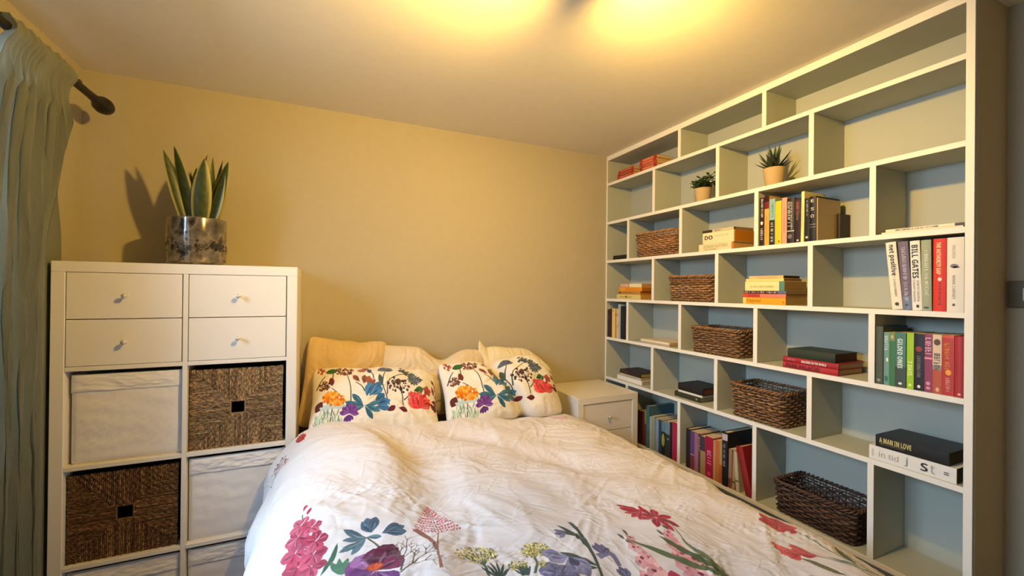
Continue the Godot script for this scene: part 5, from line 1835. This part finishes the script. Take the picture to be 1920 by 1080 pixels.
	stand("plain crimson book against the end panel, last of the colour sorted books", 4, 1.7465, 0.0215, 0.186, 0.14, "a32a2c", true, [["b", 0.0, 1.0, "a32a2c"], ["o", 0.95, 0.1, 0.007, 0.007, "e0b0a0"]], g)

	# sixth row
	g = "stack at the sixth row's left end above the nightstand"
	lie("white book, bottom of the stack above the nightstand", 5, 0.0, 0.106, 0.238, 0.026, 0.15, "ddd8cc", false, [["b", 0.02, 0.98, "e4e0d4"]], g, 0.022, 0.0, "9c9280")
	lie("thin greyish cream book in the middle of the stack above the nightstand", 5, 0.0265, 0.140, 0.195, 0.016, 0.14, "bdb39a", false, [["m", "7c745e", 0.5, 0.6, 0.28, 0.0]], g, 0.022, 0.0, "9c8c70")
	lie("dark purple brown book, top of the stack above the nightstand", 5, 0.0430, 0.137, 0.198, 0.026, 0.15, "2d2022", true, [["b", 0.05, 0.4, "3a2a26"]], g, 0.022, 0.0, "9a8848")
	g = "dark books beside the brown basket in the sixth row"
	lie("dark olive book with a pale mark, bottom of the dark stack in the sixth row", 5, 0.0, 0.598, 0.172, 0.028, 0.15, "303322", true, [["o", 0.88, 0.0, 0.008, 0.007, "c8c8b4"]], g, 0.034, 0.0, "978a70")
	lie("thin white edged book in the middle of the dark stack in the sixth row", 5, 0.0285, 0.622, 0.160, 0.010, 0.145, "dcd8cc", false, [], g, 0.034, 0.0, "cfc8b8")
	lie("thick black book, top of the dark stack in the sixth row", 5, 0.039, 0.620, 0.168, 0.038, 0.15, "17171b", true, [], g, 0.036, 0.0, "5c3c28")
	g = "two books lying at the sixth row's right end"
	lie("long white box-like book with big thin letters, under the black book", 5, 0.0, 1.527, 0.226, 0.047, 0.165, "e2dfd6", false, [["t", "in tid", "a8a08c", 0.25, 0.24, 0.40, 1, 0.0], ["t", "j", "7a8a88", 0.46, 0.04, 0.62, 1, 0.0], ["t", "S", "2e2e2c", 0.665, 0.08, 0.55, 0, 0.0], ["t", "t", "9aa2a0", 0.755, 0.05, 0.55, 1, 0.0], ["t", "=", "6a6a66", 0.90, 0.05, 0.2, 0, 0.0], ["o", 0.05, 0.0, 0.030, 0.007, "c8c0aa"]], g, 0.008, 0.0, "4c4a42")
	lie("black book titled A MAN IN LOVE in yellow capitals", 5, 0.0475, 1.545, 0.190, 0.040, 0.16, "191a1a", false, [["t", "A MAN IN LOVE", "d8c878", 0.29, 0.46, 0.42, 0, 0.25], ["t", "KARL OVE KNAUSGAARD", "7a7458", 0.25, 0.36, 0.18, 1, -0.35]], g, 0.010, 0.0, "4e4434")

	# bottom row, behind the nightstand
	g = "books standing in the bottom row nearest the nightstand"
	stand("dark red brown book half hidden by the nightstand in the bottom row", 6, 0.327, 0.031, 0.200, 0.15, "3a1512", true, [], g)
	stand("rust brown book beside the nightstand's front corner in the bottom row", 6, 0.3585, 0.029, 0.203, 0.15, "4c1c14", true, [], g)
	stand("thin olive edged red book left of the tall teal album", 6, 0.388, 0.015, 0.207, 0.14, "5c3a1c", false, [["b", 0.0, 0.35, "8a8a38"]], g)
	stand("tall thin teal album in the bottom row, tallest beside the nightstand", 6, 0.4045, 0.0215, 0.247, 0.195, "3e6068", true, [], g, 0.004)
	stand("thin pale grey book right of the tall teal album", 6, 0.4285, 0.0195, 0.188, 0.14, "a5a48c", false, [["m", "6c6c58", 0.4, 0.4, 0.28, 0.0]], g)
	stand("pale green grey book, second to the right of the tall teal album", 6, 0.4505, 0.0195, 0.198, 0.15, "8f9c86", false, [["m", "4c5848", 0.4, 0.5, 0.28, 0.0]], g)
	stand("grey blue book left of the black book with a yellow title", 6, 0.4765, 0.0255, 0.192, 0.14, "7f8ea2", false, [], g)
	stand("navy blue book touching the black book with a yellow title", 6, 0.5045, 0.0205, 0.191, 0.14, "22405e", false, [], g)
	stand("black book with a tall yellow title panel in the bottom row", 6, 0.5255, 0.0285, 0.188, 0.14, "16181a", false, [["b", 0.0, 0.3, "5c7c88"], ["o", 0.55, 0.0, 0.021, 0.075, "b0b04a"], ["m", "22241a", 0.55, 0.3, 0.4, 0.0]], g)
	stand("blue grey book with a white dot, right of the yellow titled one", 6, 0.5545, 0.0335, 0.197, 0.14, "6c8694", false, [["b", 0.35, 1.0, "26302f"], ["o", 0.48, 0.3, 0.008, 0.009, "c8d0d0"]], g)
	stand("dark plum book left of the crimson one in the bottom row", 6, 0.5885, 0.0175, 0.203, 0.14, "2c1724", false, [], g)
	stand("crimson pink book against the bottom row's first visible divider", 6, 0.6065, 0.0395, 0.208, 0.14, "a32846", false, [], g)
	# bottom row, next bay
	g = "books standing in the bottom row left of the dark basket"
	stand("dark purple hardback standing first in the bay left of the dark basket", 6, 0.704, 0.028, 0.203, 0.15, "281826", true, [], g)
	stand("violet book, second in the bay left of the dark basket", 6, 0.7325, 0.0265, 0.198, 0.14, "5c4470", false, [["b", 0.6, 0.62, "c0a0b0"], ["b", 0.62, 1.0, "7a3038"]], g)
	stand("mauve pink book right of the violet one", 6, 0.7595, 0.0245, 0.200, 0.14, "96687c", false, [], g)
	stand("slim book with cream lettering on brown, right of the mauve one", 6, 0.7845, 0.0125, 0.200, 0.14, "5c3a3c", false, [["m", "e0d098", 0.26, 0.34, 0.7, 0.0]], g)
	stand("book with a dark purple top and tan below, left of the thick crimson one", 6, 0.7975, 0.030, 0.193, 0.14, "9a8052", false, [["b", 0.0, 0.38, "463448"]], g)
	stand("thick crimson book with a pink pattern in the bay left of the dark basket", 6, 0.8285, 0.046, 0.202, 0.14, "a0163a", false, [["m", "f0a0b4", 0.5, 0.34, 0.5, 0.0], ["o", 0.9, 0.0, 0.02, 0.02, "c04868"]], g)
	stand("thin tan book touching the thick crimson one", 6, 0.8752, 0.0130, 0.195, 0.14, "b98a5c", false, [], g)
	stand("orange book in the middle of the bay left of the dark basket", 6, 0.8888, 0.0210, 0.200, 0.14, "b86a34", false, [], g)
	stand("pale tan book touching the tall black one", 6, 0.9105, 0.0180, 0.202, 0.14, "b0885a", false, [["b", 0.55, 1.0, "a05a2c"]], g)
	stand("tall black hardback with a white top label, tallest left of the dark basket", 6, 0.9292, 0.030, 0.257, 0.19, "15100f", true, [["b", 0.03, 0.15, "c0b0b4"], ["m", "a8a0a0", 0.42, 0.42, 0.4, 0.0]], g, 0.004)
	stand("pinkish tan book right of the tall black hardback", 6, 0.9600, 0.0180, 0.184, 0.14, "97705a", false, [["b", 0.75, 1.0, "7a3a30"]], g, 0.008, -1.0)
	stand("slim tan book leaning a little, left of the leaning red book", 6, 0.9805, 0.0140, 0.190, 0.14, "a58a5e", false, [["b", 0.8, 0.83, "3a2c20"]], g, 0.008, -2.0)
	stand("slim cream book under the leaning red book", 6, 1.003, 0.0170, 0.180, 0.14, "bcae8c", false, [["b", 0.72, 0.75, "3a3428"]], g, 0.008, 5.0)
	stand("red hardback leaning far to the left in the bottom row, against the divider", 6, 1.052, 0.0330, 0.215, 0.15, "8c1f1c", true, [], g, 0.008, 14.0)
